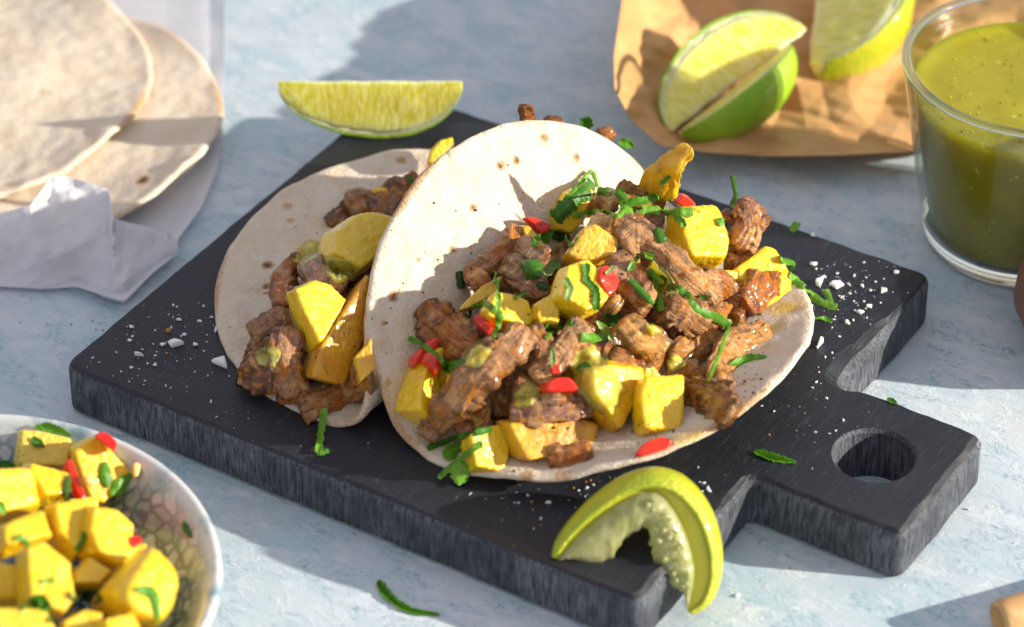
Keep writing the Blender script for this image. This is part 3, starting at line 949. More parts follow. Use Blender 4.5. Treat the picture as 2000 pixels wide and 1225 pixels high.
def smear(label, poly, tree, lift=.0012, seed=0, group='salsa on the tacos'):
    """lumpy film of sauce lying over the pieces"""
    poly = np.array(poly, float); c = poly.mean(0)
    na, nr = 44, 14
    an = np.linspace(0, 2 * np.pi, na, endpoint=False)
    def radius(a):
        d = np.array([math.cos(a), math.sin(a)]); best = 1e9
        for p, q in zip(poly, np.roll(poly, -1, 0)):
            e = q - p; den = d[0] * e[1] - d[1] * e[0]
            if abs(den) < 1e-9: continue
            w = p - c
            t = (w[0] * e[1] - w[1] * e[0]) / den; s = (w[0] * d[1] - w[1] * d[0]) / den
            if t > 0 and -1e-6 <= s <= 1 + 1e-6: best = min(best, t)
        return best if best < 1e8 else 5
    rad = np.array([radius(a) for a in an]); rad = np.convolve(np.r_[rad[-1:], rad, rad[:1]], np.ones(3) / 3, 'valid')
    rad *= 1 + .12 * perlin(np.c_[np.cos(an) * 3 + seed, np.sin(an) * 3, an * 0])
    px = [c] + [c + rad[j] * (i / nr) * np.array([math.cos(an[j]), math.sin(an[j])]) for i in range(1, nr + 1) for j in range(na)]
    px = np.array(px); rr = np.r_[0, np.repeat(np.arange(1, nr + 1) / nr, na)]
    dep = np.array([np.linalg.norm(hit(tree, *q)[0] - CAM) for q in px])
    g = dep[1:].reshape(nr, na)
    for _ in range(3):
        g = (g + np.roll(g, 1, 1) + np.roll(g, -1, 1)) / 3
        g[1:-1] = (g[:-2] + g[1:-1] + g[2:]) / 3
    dep = np.r_[g[0].mean(), np.minimum(g.ravel(), dep[1:] + .001)]
    lump = lift * (1 - rr ** 4) * 1.3 - .0006 * rr ** 4
    P = np.array([CAM + nz(ray(*q)) * d for q, d in zip(px, dep)])
    lump = lump + (1 - rr ** 3) * (.0007 * perlin(P * 330 + seed) + .0003 * perlin(P * 900))
    top = np.array([CAM + nz(ray(*q)) * (d - l) for q, d, l in zip(px, dep, lump)])
    bot = np.array([CAM + nz(ray(*q)) * (d + .0009) for q, d in zip(px, dep)])
    n0 = len(top); F = []
    ix = lambda i, j: 0 if i == 0 else 1 + (i - 1) * na + j % na
    for i in range(nr):
        for j in range(na):
            if i == 0: f = (0, ix(1, j), ix(1, j + 1))
            else: f = (ix(i, j), ix(i + 1, j), ix(i + 1, j + 1), ix(i, j + 1))
            F.append(f); F.append(tuple(n0 + k for k in f[::-1]))
    for j in range(na): F.append((ix(nr, j), n0 + ix(nr, j), n0 + ix(nr, j + 1), ix(nr, j + 1)))
    V, F = fixn(np.vstack([top, bot]), F)
    o = mesh('salsa_smear', V, F, M_SMEAR)
    tag(o, label, 'salsa', group)

def upright(tree, px, py, back=0.0):
    """level plane facing the viewer through a point of the filling, for pieces that stand up beyond it"""
    h_ = nz(np.array([FW[0], FW[1], 0])); c = hit(tree, px, py)[0] + h_ * back; z_ = np.array([0, 0, 1.])
    return bvh_of([(np.array([c - RT * .3 - z_ * .1, c + RT * .3 - z_ * .1, c + RT * .3 + z_ * .3, c - RT * .3 + z_ * .3]), [(0, 1, 2, 3)])])
UP_A, UP_B, UP_C, UP_D = upright(TREE_F, 1300, 425), upright(TREE_F, 1425, 520), upright(TREE_F, 1030, 262, .016), upright(TREE_F, 1185, 292, .018)
# ================================================================== front taco: pineapple
GP = 'pineapple chunks in the front taco'
def pine(label, poly, tree=TREE_F, group=GP, roast=0.0, pale=0.0, **kw):
    return chunk('pineapple_chunk', label, 'pineapple', group, M_PINE, poly, tree, color=(roast, pale, 0, 1), **kw)
pine('dull roasted pineapple chunk in the shade behind the centre of the front filling', [(1095, 507), (1129, 456), (1159, 444), (1205, 475), (1197, 511), (1165, 520), (1112, 518)], roast=.55, pale=.4, lift=.002, depth=.014)
pine('pineapple piece half hidden by the broad herb strip against the white tortilla', [(1075, 418), (1104, 375), (1130, 362), (1152, 378), (1125, 440), (1110, 457), (1080, 450)], lift=.004, depth=.010)
pine('translucent roasted pineapple sliver below the curled meat at the tortilla wall', [(895, 612), (900, 598), (940, 560), (982, 540), (972, 580), (930, 602)], roast=.5, pale=.3, lift=.001, depth=.009)
pine('small amber pineapple piece beside the red pepper near the tortilla wall', [(1014, 440), (1030, 445), (1052, 470), (1045, 492), (1022, 488)], roast=.5, lift=.002, depth=.008)
pine('bright pineapple chunk under the forked herb strip at left centre', [(968, 571), (953, 584), (938, 609), (945, 640), (1030, 652), (1043, 635), (1027, 592), (1000, 577)], lift=.005, depth=.016, tilt=(-14, 12), cap=.5)
pine('low pineapple chunk peeking out left below the central one', [(1072, 577), (1040, 596), (1036, 625), (1046, 640), (1090, 640), (1092, 609)], lift=.0035, depth=.013, tilt=(8, -14))
pine('large central pineapple chunk topped with herbs beside a red pepper square', [(1092, 526), (1144, 508), (1161, 524), (1180, 584), (1163, 611), (1131, 627), (1087, 603), (1069, 592)], lift=.009, depth=.020, tilt=(-10, 16), cap=.5)
pine('tall pineapple stick at the left foot of the front taco', [(776, 802), (781, 770), (818, 694), (851, 676), (885, 700), (889, 730), (845, 795), (820, 831)], lift=.006, depth=.016, tilt=(-22, 6), cap=.5)
pine('pale pineapple wedge with a herb sprig at the front lip', [(903, 861), (919, 922), (981, 929), (990, 884), (975, 831), (945, 838)], lift=.005, depth=.013, tilt=(14, -8))
pine('long roasted pineapple slab under the sauced meat at the front', [(972, 822), (996, 890), (1017, 902), (1151, 867), (1160, 824), (1112, 808)], roast=.72, lift=.005, depth=.018, tilt=(4, 20), cap=.5)
pine('salsa coated pineapple chunk right of the round red pepper', [(1122, 716), (1185, 704), (1250, 716), (1246, 750), (1227, 785), (1187, 853), (1170, 835), (1150, 800), (1118, 770)], roast=.40, lift=.004, depth=.022, tilt=(20, 10), cap=.5)
pine('clean yellow pineapple cube standing on the front lip of the tortilla', [(1246, 743), (1290, 735), (1331, 734), (1330, 812), (1321, 856), (1242, 857), (1235, 797), (1237, 765)], lift=.008, depth=.016, tilt=(-12, 6), cap=.55, lean=8, p=22)
pine('big bright pineapple chunk at upper right with black pepper specks', [(1312, 407), (1390, 402), (1401, 418), (1413, 465), (1414, 490), (1405, 499), (1403, 522), (1329, 527), (1312, 499), (1299, 430)], lift=.006, depth=.020, tilt=(-8, 10), cap=.5, p=20)
pine('pineapple chunk behind the reddish meat nugget at the far right end', [(1473, 500), (1488, 485), (1508, 490), (1528, 516), (1545, 550), (1541, 622), (1479, 632), (1435, 590), (1415, 540)], lift=.003, depth=.020, tilt=(16, 8), cap=.45)
pine('small yellow pineapple tip between pink meat and the big bright chunk', [(1398, 528), (1425, 528), (1452, 546), (1440, 575), (1408, 562)], lift=.006, depth=.009)
pine('pineapple fragment glimpsed under salsa beside the yellow cube', [(1246, 718), (1272, 712), (1285, 728), (1280, 750), (1248, 752)], pale=.5, lift=.003, depth=.008)
meat('roasted orange pineapple flake pointing up behind the filling', [(1284, 388), (1290, 352), (1308, 324), (1330, 305), (1350, 287)], 66, UP_A, [.002, .003, .004, .004, .004], flat=.18, tone=(.62, 0, 0), rough=.3, mat=M_PINE, name='pineapple_chunk', cat='pineapple', group=GP, wprof=[1.1, 1.15, .8, .45, .3])
pine('roasted pineapple chunk hidden low beneath the long meat strip', [(880, 800), (920, 780), (960, 800), (955, 840), (900, 850)], roast=.6, lift=-.002, depth=.012)

# ------------------------------------------------------------------ front taco: meat
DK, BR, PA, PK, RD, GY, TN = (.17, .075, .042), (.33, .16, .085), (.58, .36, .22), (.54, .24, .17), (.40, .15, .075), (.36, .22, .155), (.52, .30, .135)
F_ = TREE_F
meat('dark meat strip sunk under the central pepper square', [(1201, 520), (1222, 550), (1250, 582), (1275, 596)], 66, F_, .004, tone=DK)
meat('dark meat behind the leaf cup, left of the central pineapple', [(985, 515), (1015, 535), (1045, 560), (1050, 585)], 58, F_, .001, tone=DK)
meat('browned meat strip under the tan knob at centre right', [(1190, 690), (1227, 700), (1261, 704), (1290, 712)], 50, F_, .004, tone=BR)
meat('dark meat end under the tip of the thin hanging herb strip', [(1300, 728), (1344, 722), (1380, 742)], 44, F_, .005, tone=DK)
meat('dark crusty meat piece right of the yellow cube', [(1322, 765), (1376, 774), (1408, 795), (1436, 812)], 64, F_, .006, tone=(.20, .105, .042), rough=1.6)
meat('reddish meat nugget under the front pineapple slab', [(1068, 895), (1105, 890), (1158, 878)], 46, F_, .004, tone=RD)
meat('small orange meat bit in the hollow under the long strip', [(912, 786), (955, 800)], 42, F_, .005, tone=RD)
meat('pink meat scrap hanging at the lower end of the long strip', [(890, 818), (913, 836), (914, 864)], 40, F_, .005, tone=PK)
meat('mauve meat lump against the left of the tortilla wall', [(826, 590), (850, 618), (868, 648), (905, 668), (938, 680)], 88, F_, [.006, .007, .007, .005, .004], tone=(.34, .155, .085), wprof=[.5, 1, 1, .9, .6])
meat('meat below the mauve lump, wet with salsa', [(880, 690), (915, 700), (950, 690)], 60, F_, .003, tone=GY)
meat('curled meat strip leaning on the white tortilla wall', [(1012, 446), (996, 484), (962, 512), (930, 534), (944, 556)], 48, F_, [.007, .009, .009, .007, .006], tone=(.42, .20, .11), flat=.7)
meat('brown meat strip beside the leaf cup', [(1012, 482), (1040, 495), (1064, 510)], 52, F_, .006, tone=GY)
meat('meat strip with bright tan tip under the top herbs', [(1158, 426), (1180, 442), (1205, 448), (1226, 452)], 50, F_, .007, tone=TN, wprof=[.8, 1, 1, .7])
meat('glistening dark meat under the long top herb strip', [(1200, 436), (1235, 440), (1270, 434), (1296, 440)], 52, F_, .005, tone=(.22, .13, .095))
meat('pale knob of meat peeking between the top herbs', [(1152, 404), (1180, 396), (1200, 406)], 44, F_, .005, tone=PA)
meat('meat strip at the top edge below the orange flake', [(1200, 376), (1245, 384), (1300, 400)], 48, UP_A, .002, tone=TN)
meat('mottled meat behind the dark strip at centre', [(1196, 498), (1212, 520), (1206, 548)], 46, F_, .007, tone=GY)
meat('brown meat block below the long pale strip', [(1290, 596), (1330, 612), (1370, 634)], 80, F_, .005, tone=(.29, .155, .085), flat=.8)
meat('pink meat strip right of the long pale strip', [(1368, 536), (1396, 556), (1420, 580), (1438, 606)], 52, F_, .007, tone=PK)
meat('large pale glossy meat strip slanting down across the centre right', [(1212, 478), (1245, 464), (1280, 480), (1310, 508), (1345, 545), (1376, 574), (1396, 596)], 66, F_, [.010, .013, .013, .012, .012, .010, .009], tone=(.52, .32, .19), wprof=[.9, 1.15, .8, .85, 1, .9, .7], rough=.7)
meat('reddish meat nugget leaning on the pineapple at far right', [(1516, 532), (1490, 556), (1462, 584), (1444, 604)], 72, F_, [.008, .010, .010, .008], tone=RD, flat=.75, wprof=[.6, 1, 1.1, .8])
meat('dark upright meat piece at the upper right end', [(1446, 388), (1462, 420), (1480, 450)], 74, UP_B, -.004, tone=(.25, .11, .07), flat=.8, wprof=[.45, .9, 1])
meat('shiny meat bulge below the upright piece at upper right', [(1428, 448), (1456, 462), (1484, 470)], 64, UP_B, .002, tone=(.42, .22, .14), flat=.85)
meat('red brown meat strip under the shiny bulge at upper right', [(1416, 500), (1445, 508), (1474, 504)], 56, UP_B, .003, tone=RD)
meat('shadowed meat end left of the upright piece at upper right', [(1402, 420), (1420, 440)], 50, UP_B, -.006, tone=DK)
meat('tan meat knob with a smooth yellow end below the centre', [(1212, 624), (1238, 650), (1266, 670), (1292, 692)], 66, F_, [.009, .010, .010, .009], tone=TN, rough=.6, wprof=[.85, 1, 1, .95])
meat('orange brown meat strip right of the tan knob', [(1305, 688), (1344, 684), (1376, 664), (1400, 652)], 56, F_, .007, tone=(.38, .19, .085))
meat('pale stringy meat running down the right side', [(1502, 640), (1461, 662), (1428, 682), (1404, 719), (1400, 750)], 60, F_, [.004, .005, .006, .006, .005], tone=(.55, .31, .16), wprof=[.7, 1, 1, .9, .7])
meat('pale meat tail lying on the tortilla at lower right', [(1398, 742), (1414, 752), (1432, 758)], 30, F_, .003, tone=PA)
meat('orange meat fold between the pink strip and the red nugget', [(1390, 612), (1424, 622), (1452, 626)], 50, F_, .006, tone=(.46, .22, .10))
meat('small tan crumb of meat below the pepper square', [(1188, 586), (1212, 604)], 38, F_, .009, tone=TN)
meat('meat strip descending from the top of the long strip', [(1030, 640), (1056, 672), (1078, 716)], 50, F_, [.010, .008, .006], tone=(.32, .16, .09))
meat('pale meat strip crossing behind the round red pepper', [(1148, 636), (1118, 664), (1096, 690), (1073, 718), (1040, 744)], 56, F_, [.009, .009, .008, .007, .006], tone=PA)
meat('grey wet meat under salsa above the front strip', [(1000, 760), (1030, 765), (1050, 780)], 50, F_, .005, tone=GY)
meat('long slanting meat strip dominating the lower left of the filling', [(1028, 638), (990, 682), (952, 716), (912, 760), (884, 790), (848, 828), (832, 858)], 74, F_, [.013, .014, .014, .013, .012, .009, .006], tone=(.40, .23, .14), wprof=[.75, 1, 1.05, 1.1, 1, .75, .5], flat=.55)
meat('purplish meat strip lying on the front pineapple slab', [(994, 808), (1047, 808), (1105, 790), (1160, 796)], 62, F_, [.008, .010, .011, .010], tone=(.33, .185, .145), flat=.5, wprof=[.8, 1, 1, .6])
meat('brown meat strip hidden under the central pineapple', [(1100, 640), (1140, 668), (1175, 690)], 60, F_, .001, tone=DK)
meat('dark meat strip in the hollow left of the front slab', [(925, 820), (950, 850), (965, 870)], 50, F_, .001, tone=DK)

# ------------------------------------------------------------------ front taco: red pepper
GR = 'red pepper pieces in the front taco'
def red(label, poly, tree=F_, group=GR, **kw):
    kw.setdefault('depth', .006); kw.setdefault('p', 18)
    return chunk('pepper_piece', label, 'red pepper', group, M_PEPPER, poly, tree, n=20, noise=(.0002, .00004), **kw)
red('red pepper slice against the tortilla wall beside the curled meat', [(1019, 425), (1044, 425), (1070, 437), (1072, 450), (1053, 459)], lift=.008, depth=.005)
red('orange red pepper square pressed to the central pineapple chunk', [(1165, 524), (1184, 522), (1206, 548), (1195, 573), (1176, 586), (1155, 550)], lift=.014, depth=.008, tilt=(-14, 10))
red('dark red pepper piece behind the tall pineapple stick at left', [(801, 698), (822, 679), (840, 662), (856, 660), (854, 676), (803, 722)], lift=.010, depth=.006)
red('glossy red pepper block on the tall pineapple stick at left', [(833, 689), (867, 711), (850, 739), (822, 709)], lift=.017, depth=.008, tilt=(8, 14))
red('round shiny red pepper piece in the middle of the lower filling', [(1056, 751), (1077, 738), (1109, 736), (1129, 753), (1121, 770), (1058, 769)], lift=.011, depth=.010, p=9)
red('red pepper strip lying alone on the front lip under the yellow cube', [(1237, 889), (1254, 869), (1289, 855), (1313, 862), (1302, 879), (1247, 895)], lift=.0028, depth=.0045, p=10)
red('red pepper bit behind the big bright pineapple at the top', [(1312, 394), (1329, 377), (1343, 381), (1360, 399), (1335, 408)], tree=UP_A, lift=.003, depth=.007)
red('red pepper sliver half buried under the forked herb strip', [(924, 618), (938, 616), (965, 645), (976, 655), (960, 664), (929, 634)], lift=.010, depth=.005)
red('dark red pepper scrap above the round red piece', [(1072, 712), (1092, 712), (1095, 730), (1076, 732)], lift=.008, depth=.004)

# ------------------------------------------------------------------ left taco
L_ = TREE_L
GL, GLM = 'pineapple chunks in the left taco', 'meat strips in the left taco'
pl = lambda label, poly, **kw: pine(label, poly, tree=L_, group=GL, **kw)
ml = lambda label, pts, w, lift=0.0, **kw: meat(label, pts, w, L_, lift, group=GLM, **kw)
ml('grey brown meat tangle on the left edge of the shaded filling', [(487, 655), (510, 640), (535, 625), (562, 622)], 44, .002, tone=GY)
ml('upright meat strip at the lower front of the shaded filling', [(566, 640), (556, 685), (562, 739), (574, 786)], 64, .004, tone=(.34, .19, .13))
ml('ridged meat strip curling along the lower edge of the left tortilla', [(584, 800), (632, 784), (680, 757), (726, 734)], 60, [.004, .005, .006, .006], tone=(.36, .20, .12))
ml('reddish meat piece at the left of the shaded filling', [(556, 600), (551, 556), (572, 522), (594, 510)], 44, .003, tone=RD)
ml('grey meat strip between the two shaded pineapple chunks', [(592, 510), (632, 546), (672, 568)], 50, .006, tone=GY)
ml('glossy grey meat above the sauced pineapple in the left taco', [(684, 416), (718, 396), (750, 410), (772, 420)], 60, .004, tone=GY)
ml('dark red meat piece touching the edge of the front tortilla', [(740, 392), (782, 368), (822, 356)], 50, .003, tone=(.24, .075, .045))
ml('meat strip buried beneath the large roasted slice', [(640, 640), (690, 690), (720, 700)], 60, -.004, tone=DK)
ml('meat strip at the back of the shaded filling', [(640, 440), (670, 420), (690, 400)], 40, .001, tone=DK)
pl('small yellow pineapple bit at the back of the left taco', [(720, 374), (740, 368), (757, 374), (745, 392), (725, 390)], lift=.006, depth=.007)
pl('sauced pineapple chunk at the top of the shaded filling', [(632, 459), (680, 426), (723, 418), (772, 432), (748, 502), (691, 523), (686, 550), (632, 518), (624, 496)], lift=.005, depth=.020, pale=.35, tilt=(-8, 14), cap=.5)
pl('yellow pineapple chunk in the middle of the left taco', [(559, 572), (605, 550), (640, 560), (672, 590), (618, 685), (602, 690), (578, 631)], lift=.005, depth=.018, pale=.15, tilt=(-12, 14), cap=.5)
pl('large roasted pineapple slice standing in the left taco', [(718, 534), (724, 620), (669, 744), (653, 750), (594, 735), (615, 674), (680, 588)], lift=.006, depth=.010, roast=.80, tilt=(-10, 4), cap=.5)
pl('roasted pineapple piece tucked behind the large slice', [(690, 700), (725, 660), (735, 720), (700, 750)], lift=.003, depth=.010, roast=.6)
pl('pineapple tip rising above the back edge of the left taco', [(833, 322), (839, 297), (855, 277), (880, 270), (886, 282), (865, 312), (845, 330)], lift=.012, depth=.010)
meat('meat tip standing up behind the crest of the front tortilla', [(1026, 204), (1030, 232), (1034, 270), (1040, 330), (1050, 400)], 32, UP_C, 0.0, group='meat behind the front tortilla', tone=(.46, .21, .11))
meat('low meat bump behind the crest of the front tortilla', [(1060, 330), (1062, 270), (1078, 246), (1100, 262), (1112, 330)], 34, UP_C, 0.0, group='meat behind the front tortilla', tone=(.36, .16, .09))
meat('meat end at the far shoulder of the front tortilla', [(1160, 300), (1168, 272), (1182, 264), (1192, 276)], 34, UP_D, 0.0, group='meat behind the front tortilla', tone=(.42, .18, .09))

# ================================================================== salsa and herbs over the pieces
ALL = bvh_of(REG + [BOARD, GROUND])
smear('yellow green salsa running down the chunk right of the round pepper', [(1108, 690), (1140, 662), (1182, 684), (1200, 735), (1232, 760), (1205, 800), (1165, 810), (1128, 765)], ALL, .0022, 1)
smear('wet grey green salsa on the mauve meat lump', [(900, 690), (938, 655), (965, 685), (935, 722), (905, 716)], ALL, .0012, 2)
smear('salsa blob on the tan meat knob below the centre', [(1254, 628), (1284, 630), (1296, 652), (1272, 660)], ALL, .0018, 3)
smear('salsa pool between the tan knob and the dark meat end', [(1290, 702), (1322, 690), (1348, 714), (1312, 730)], ALL, .0015, 4)
smear('salsa smeared over the meat left of the front strip', [(1000, 770), (1030, 738), (1058, 760), (1040, 795), (1005, 800)], ALL, .0014, 5)
smear('salsa glazing the long pale meat strip', [(1262, 510), (1290, 505), (1325, 560), (1320, 600), (1285, 580)], ALL, .0012, 6)
smear('salsa smear on the left tortilla beside the sauced chunk', [(560, 505), (600, 468), (640, 468), (628, 500), (590, 520)], ALL, .0012, 7)
smear('salsa dripping from the sauced chunk in the left taco', [(632, 500), (690, 505), (700, 545), (660, 560), (630, 530)], ALL, .0016, 8)
smear('salsa puddle on the left tortilla beside the meat tangle', [(490, 690), (530, 665), (555, 690), (535, 725), (505, 715)], ALL, .0010, 9)

G1, G2, G3, G4 = (.15, .44, .02), (.075, .28, .018), (.25, .56, .04), (.38, .58, .17)
H = lambda label, pts, w, kind='strip', **kw: herb(label, pts, w, ALL, kind, **kw)
H('broad herb strip with jagged edges against the white tortilla at the top', [(1082, 428), (1112, 398), (1160, 362)], 34, tone=G2, jag=.35)
H('thin herb loop arching above the broad top strip', [(1110, 384), (1135, 355), (1156, 336), (1168, 366)], 9, lift=.003, tone=G3)
H('herb strip bending down at the crown of the filling', [(1166, 374), (1205, 374), (1224, 394)], 17, tone=G1)
H('long flat herb strip crossing the crown onto the big pineapple', [(1216, 412), (1275, 410), (1354, 416)], 19, tone=G3, jag=.3)
H('narrow herb strip running along below the crown', [(1120, 421), (1168, 414), (1209, 421), (1217, 398)], 11, tone=G3)
H('short herb strip above the long crown strip', [(1210, 400), (1262, 390), (1285, 383)], 15, tone=G1)
H('pointed herb leaf beside the red slice at the tortilla wall', [(1036, 480), (1060, 466), (1081, 449)], 26, 'leaf', tone=G1)
H('dark herb leaf in the hollow right of the pointed leaf', [(1080, 457), (1104, 466), (1124, 474)], 22, tone=G2)
H('cupped round herb leaf left of the central pineapple', [(1018, 512), (1036, 524), (1054, 540)], 42, 'leaf', tone=G2, curl=1.0)
H('pale herb leaf touching the left edge of the central pineapple', [(1061, 543), (1078, 522), (1092, 510)], 30, 'leaf', tone=G4)
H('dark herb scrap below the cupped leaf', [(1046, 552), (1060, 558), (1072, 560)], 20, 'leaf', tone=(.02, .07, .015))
H('pale folded herb bit on the face of the central pineapple', [(1107, 587), (1113, 562), (1104, 544)], 14, tone=G4)
H('dark herb strip down the right edge of the central pineapple', [(1144, 514), (1146, 546), (1163, 567), (1165, 606)], 15, tone=G2, jag=.3)
H('tiny pale stem on the pepper square', [(1183, 536), (1199, 520)], 8, tone=G4)
H('herb strip on the head of the long pale meat strip', [(1227, 530), (1240, 510), (1258, 494)], 16, 'taper', tone=G1)
H('small light herb scrap right of the strip on the pale meat', [(1260, 498), (1277, 503)], 11, tone=G3)
H('thin herb strip on the dark meat left of the pale strip', [(1229, 546), (1250, 567), (1276, 594)], 13, tone=G2)
H('upright herb strip at the centre of the pale meat', [(1266, 528), (1281, 543), (1288, 572), (1291, 608)], 15, tone=G1, jag=.3)
H('long ragged herb strip trailing down the right of the filling', [(1288, 541), (1318, 563), (1341, 578), (1360, 605), (1392, 618), (1428, 635)], 18, tone=G1, jag=.3)
H('hair thin herb strip hanging down at the right', [(1424, 637), (1405, 690), (1382, 744)], 8, tone=G3, lift=.003)
H('tiny dark herb speck on the pale meat end', [(1366, 582), (1383, 579)], 9, tone=G2)
H('thin herb strip ending in a leaf over the red block at left', [(797, 660), (822, 672), (854, 696), (872, 714)], 11, tone=G1, lift=.002)
H('round dark leaf at the end of the left herb strip', [(862, 716), (884, 718), (908, 704)], 26, 'leaf', tone=G2)
H('forked herb strip lying over the left pineapple chunk', [(921, 600), (950, 594), (966, 605), (976, 618), (965, 660)], 14, tone=G3)
H('slender herb strip standing above the fork', [(967, 530), (971, 560), (974, 582), (971, 606)], 10, tone=G3, lift=.003)
H('small herb leaf right of the left pineapple chunk', [(1003, 582), (1028, 574)], 14, 'leaf', tone=G1)
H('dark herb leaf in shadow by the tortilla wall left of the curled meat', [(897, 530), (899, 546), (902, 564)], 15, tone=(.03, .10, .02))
H('dark herb bit under the forked strip', [(912, 618), (922, 604)], 14, tone=G2)
H('green herb strip above the pale crossing meat', [(1064, 640), (1088, 642), (1118, 630)], 18, tone=G1, jag=.3)
H('herb scrap hanging below the green strip at centre', [(1074, 642), (1069, 662)], 14, tone=G3)
H('pale slim leaf on the descending meat strip', [(1077, 676), (1080, 698), (1077, 719)], 11, 'leaf', tone=G4)
H('pointed pale green leaf left of the tan knob', [(1165, 626), (1181, 646), (1199, 666)], 18, 'leaf', tone=G4)
H('dark green strip left of the pointed pale leaf', [(1134, 659), (1160, 660), (1184, 656)], 18, tone=G1)
H('curled dark herb clump above the tan knob', [(1172, 630), (1190, 622), (1212, 612)], 28, 'leaf', tone=G2, curl=.9, jag=.5)
H('small leaf on the salsa above the round pepper', [(1124, 722), (1140, 718), (1156, 718)], 22, 'leaf', tone=G2, jag=.3)
H('long leaf lying on the bare tortilla at right', [(1426, 712), (1461, 702), (1498, 696)], 20, 'leaf', tone=G1)
H('long stem strip of the sprig hanging over the front lip', [(834, 876), (883, 858), (961, 838)], 13, tone=G2)
H('bright stem of the sprig pointing down over the front lip', [(857, 934), (893, 902), (934, 870)], 12, tone=G3, lift=.003)
H('largest leaf of the sprig drooping over the front rim', [(898, 898), (899, 920), (895, 948)], 40, 'leaf', tone=G3, lift=.003)
H('rounded leaf of the sprig above the drooping one', [(866, 894), (880, 884), (900, 868)], 32, 'leaf', tone=G1, lift=.002)
H('tiny leaflet at the right of the sprig', [(920, 878), (934, 870), (941, 876)], 16, 'leaf', tone=G3, lift=.003)
herb('wispy herb thread standing on the upper right meat', [(1430, 342), (1437, 380), (1428, 404)], 10, UP_B, tone=(.08, .20, .05), lift=.010)
H('small herb leaf between the big pineapple and the upper right meat', [(1404, 440), (1412, 426)], 20, 'leaf', tone=G1)
H('thin herb speck on the roasted orange flake', [(1290, 362), (1308, 344)], 8, tone=G2)
H('dark herb piece right of the dark meat under the crown', [(1283, 446), (1290, 462), (1294, 474)], 18, tone=G2)
H('light herb strip pressed on the big bright pineapple', [(1318, 424), (1332, 432), (1336, 444)], 14, tone=G3)
herb('herb leaf sticking up behind the crest of the front tortilla', [(1136, 252), (1146, 240), (1150, 228)], 28, UP_D, 'leaf', tone=G2, group='herbs behind the front tortilla', lift=.004)
herb('bright herb leaf at the far shoulder of the front tortilla', [(1208, 276), (1222, 280), (1240, 286)], 22, UP_D, 'leaf', tone=G1, group='herbs behind the front tortilla', lift=.004)
H('dark herb thread behind the red meat in the left taco', [(796, 345), (806, 356)], 12, tone=G2, group='herbs behind the front tortilla')
GB = 'loose herbs beside the tacos'
H('folded herb leaf at the right end of the front tortilla', [(1524, 504), (1538, 512), (1552, 520)], 34, 'leaf', tone=G1, group=GB, lift=.003)
H('long herb strip lying among the salt at right', [(1542, 536), (1573, 566), (1600, 588), (1634, 602)], 18, tone=G3, group=GB)
H('short herb strip standing in the salt at right', [(1612, 566), (1618, 580), (1624, 596)], 14, tone=G3, group=GB)
H('slim herb strip under the right rim of the front tortilla', [(1588, 621), (1606, 623), (1624, 627)], 10, tone=G1, group=GB)
H('small herb bit near the far edge of the board', [(1545, 440), (1558, 448)], 24, tone=G3, group=GB)
H('twisted herb leaf on the board above the handle', [(1474, 882), (1515, 896), (1554, 903)], 22, 'taper', tone=G1, group=GB, curl=.8)
H('bent herb strip on the board below the left taco', [(634, 797), (628, 840), (621, 885)], 14, tone=G3, group=GB, lift=.002)
H('short foot of herb at the lower end of the bent strip', [(618, 884), (630, 884), (642, 880)], 11, tone=G1, group=GB)
H('curved herb strip lying on the blue table in front of the board', [(738, 1134), (760, 1166), (800, 1192), (860, 1201)], 22, 'taper', tone=G1, group=GB, curl=.8)
H('tiny dark herb bit on the table behind the handle', [(1732, 779), (1752, 788)], 12, 'leaf', tone=G2, group=GB)

# ================================================================== limes
def wedge_shell(axis, mid, ang, L, Rr, r0, r1, nt=40, na=22, tip=.95):
    """solid between radii r0..r1 (fractions) of a lime sector; returns local verts, faces, radial attr"""
    V, F, A = [], [], []
    side = np.cross(axis, mid)
    B_ax = []
    nr = 2 if r0 > 0 else 12
    rs = np.linspace(r0, r1, nr)
    ts = np.sin(np.linspace(-math.pi / 2, math.pi / 2, nt)) * .985
    ths = np.linspace(-ang / 2, ang / 2, na)
    def pos(t, th, r):
        pr = Rr * max(1 - t * t, 0) ** .5 * tip
        pr *= 1 + .05 * math.sin(t * 2.0)
        k = r
        return axis * t * L / 2 * (1 if r1 < 1 else 1.0) + (mid * math.cos(th) + side * math.sin(th)) * pr * k
    idx = {}
    def vid(i, j, k):
        key = (i, j if rs[k] > 0 else 0, k)
        if key not in idx:
            idx[key] = len(V); V.append(pos(ts[i], ths[j], rs[k])); A.append(rs[k]); B_ax.append(ts[i])
        return idx[key]
    def quad(a, b, c, d):
        f = []
        for x in (a, b, c, d):
            if x not in f: f.append(x)
        if len(f) > 2: F.append(tuple(f))
    for i in range(nt - 1):
        for j in range(na - 1):
            quad(vid(i, j, nr - 1), vid(i + 1, j, nr - 1), vid(i + 1, j + 1, nr - 1), vid(i, j + 1, nr - 1))
            if r0 > 0: quad(vid(i, j, 0), vid(i, j + 1, 0), vid(i + 1, j + 1, 0), vid(i + 1, j, 0))
        for k in range(nr - 1):
            for j, s in ((0, 1), (na - 1, -1)):
                q = (vid(i, j, k), vid(i + 1, j, k), vid(i + 1, j, k + 1), vid(i, j, k + 1))
                quad(*(q if s > 0 else q[::-1]))
    for i in (0, nt - 1):
        for j in range(na - 1):
            for k in range(nr - 1):
                quad(vid(i, j, k), vid(i, j + 1, k), vid(i, j + 1, k + 1), vid(i, j, k + 1))
    V = np.array(V)
    return V, F, np.array(A), side, np.array(B_ax)

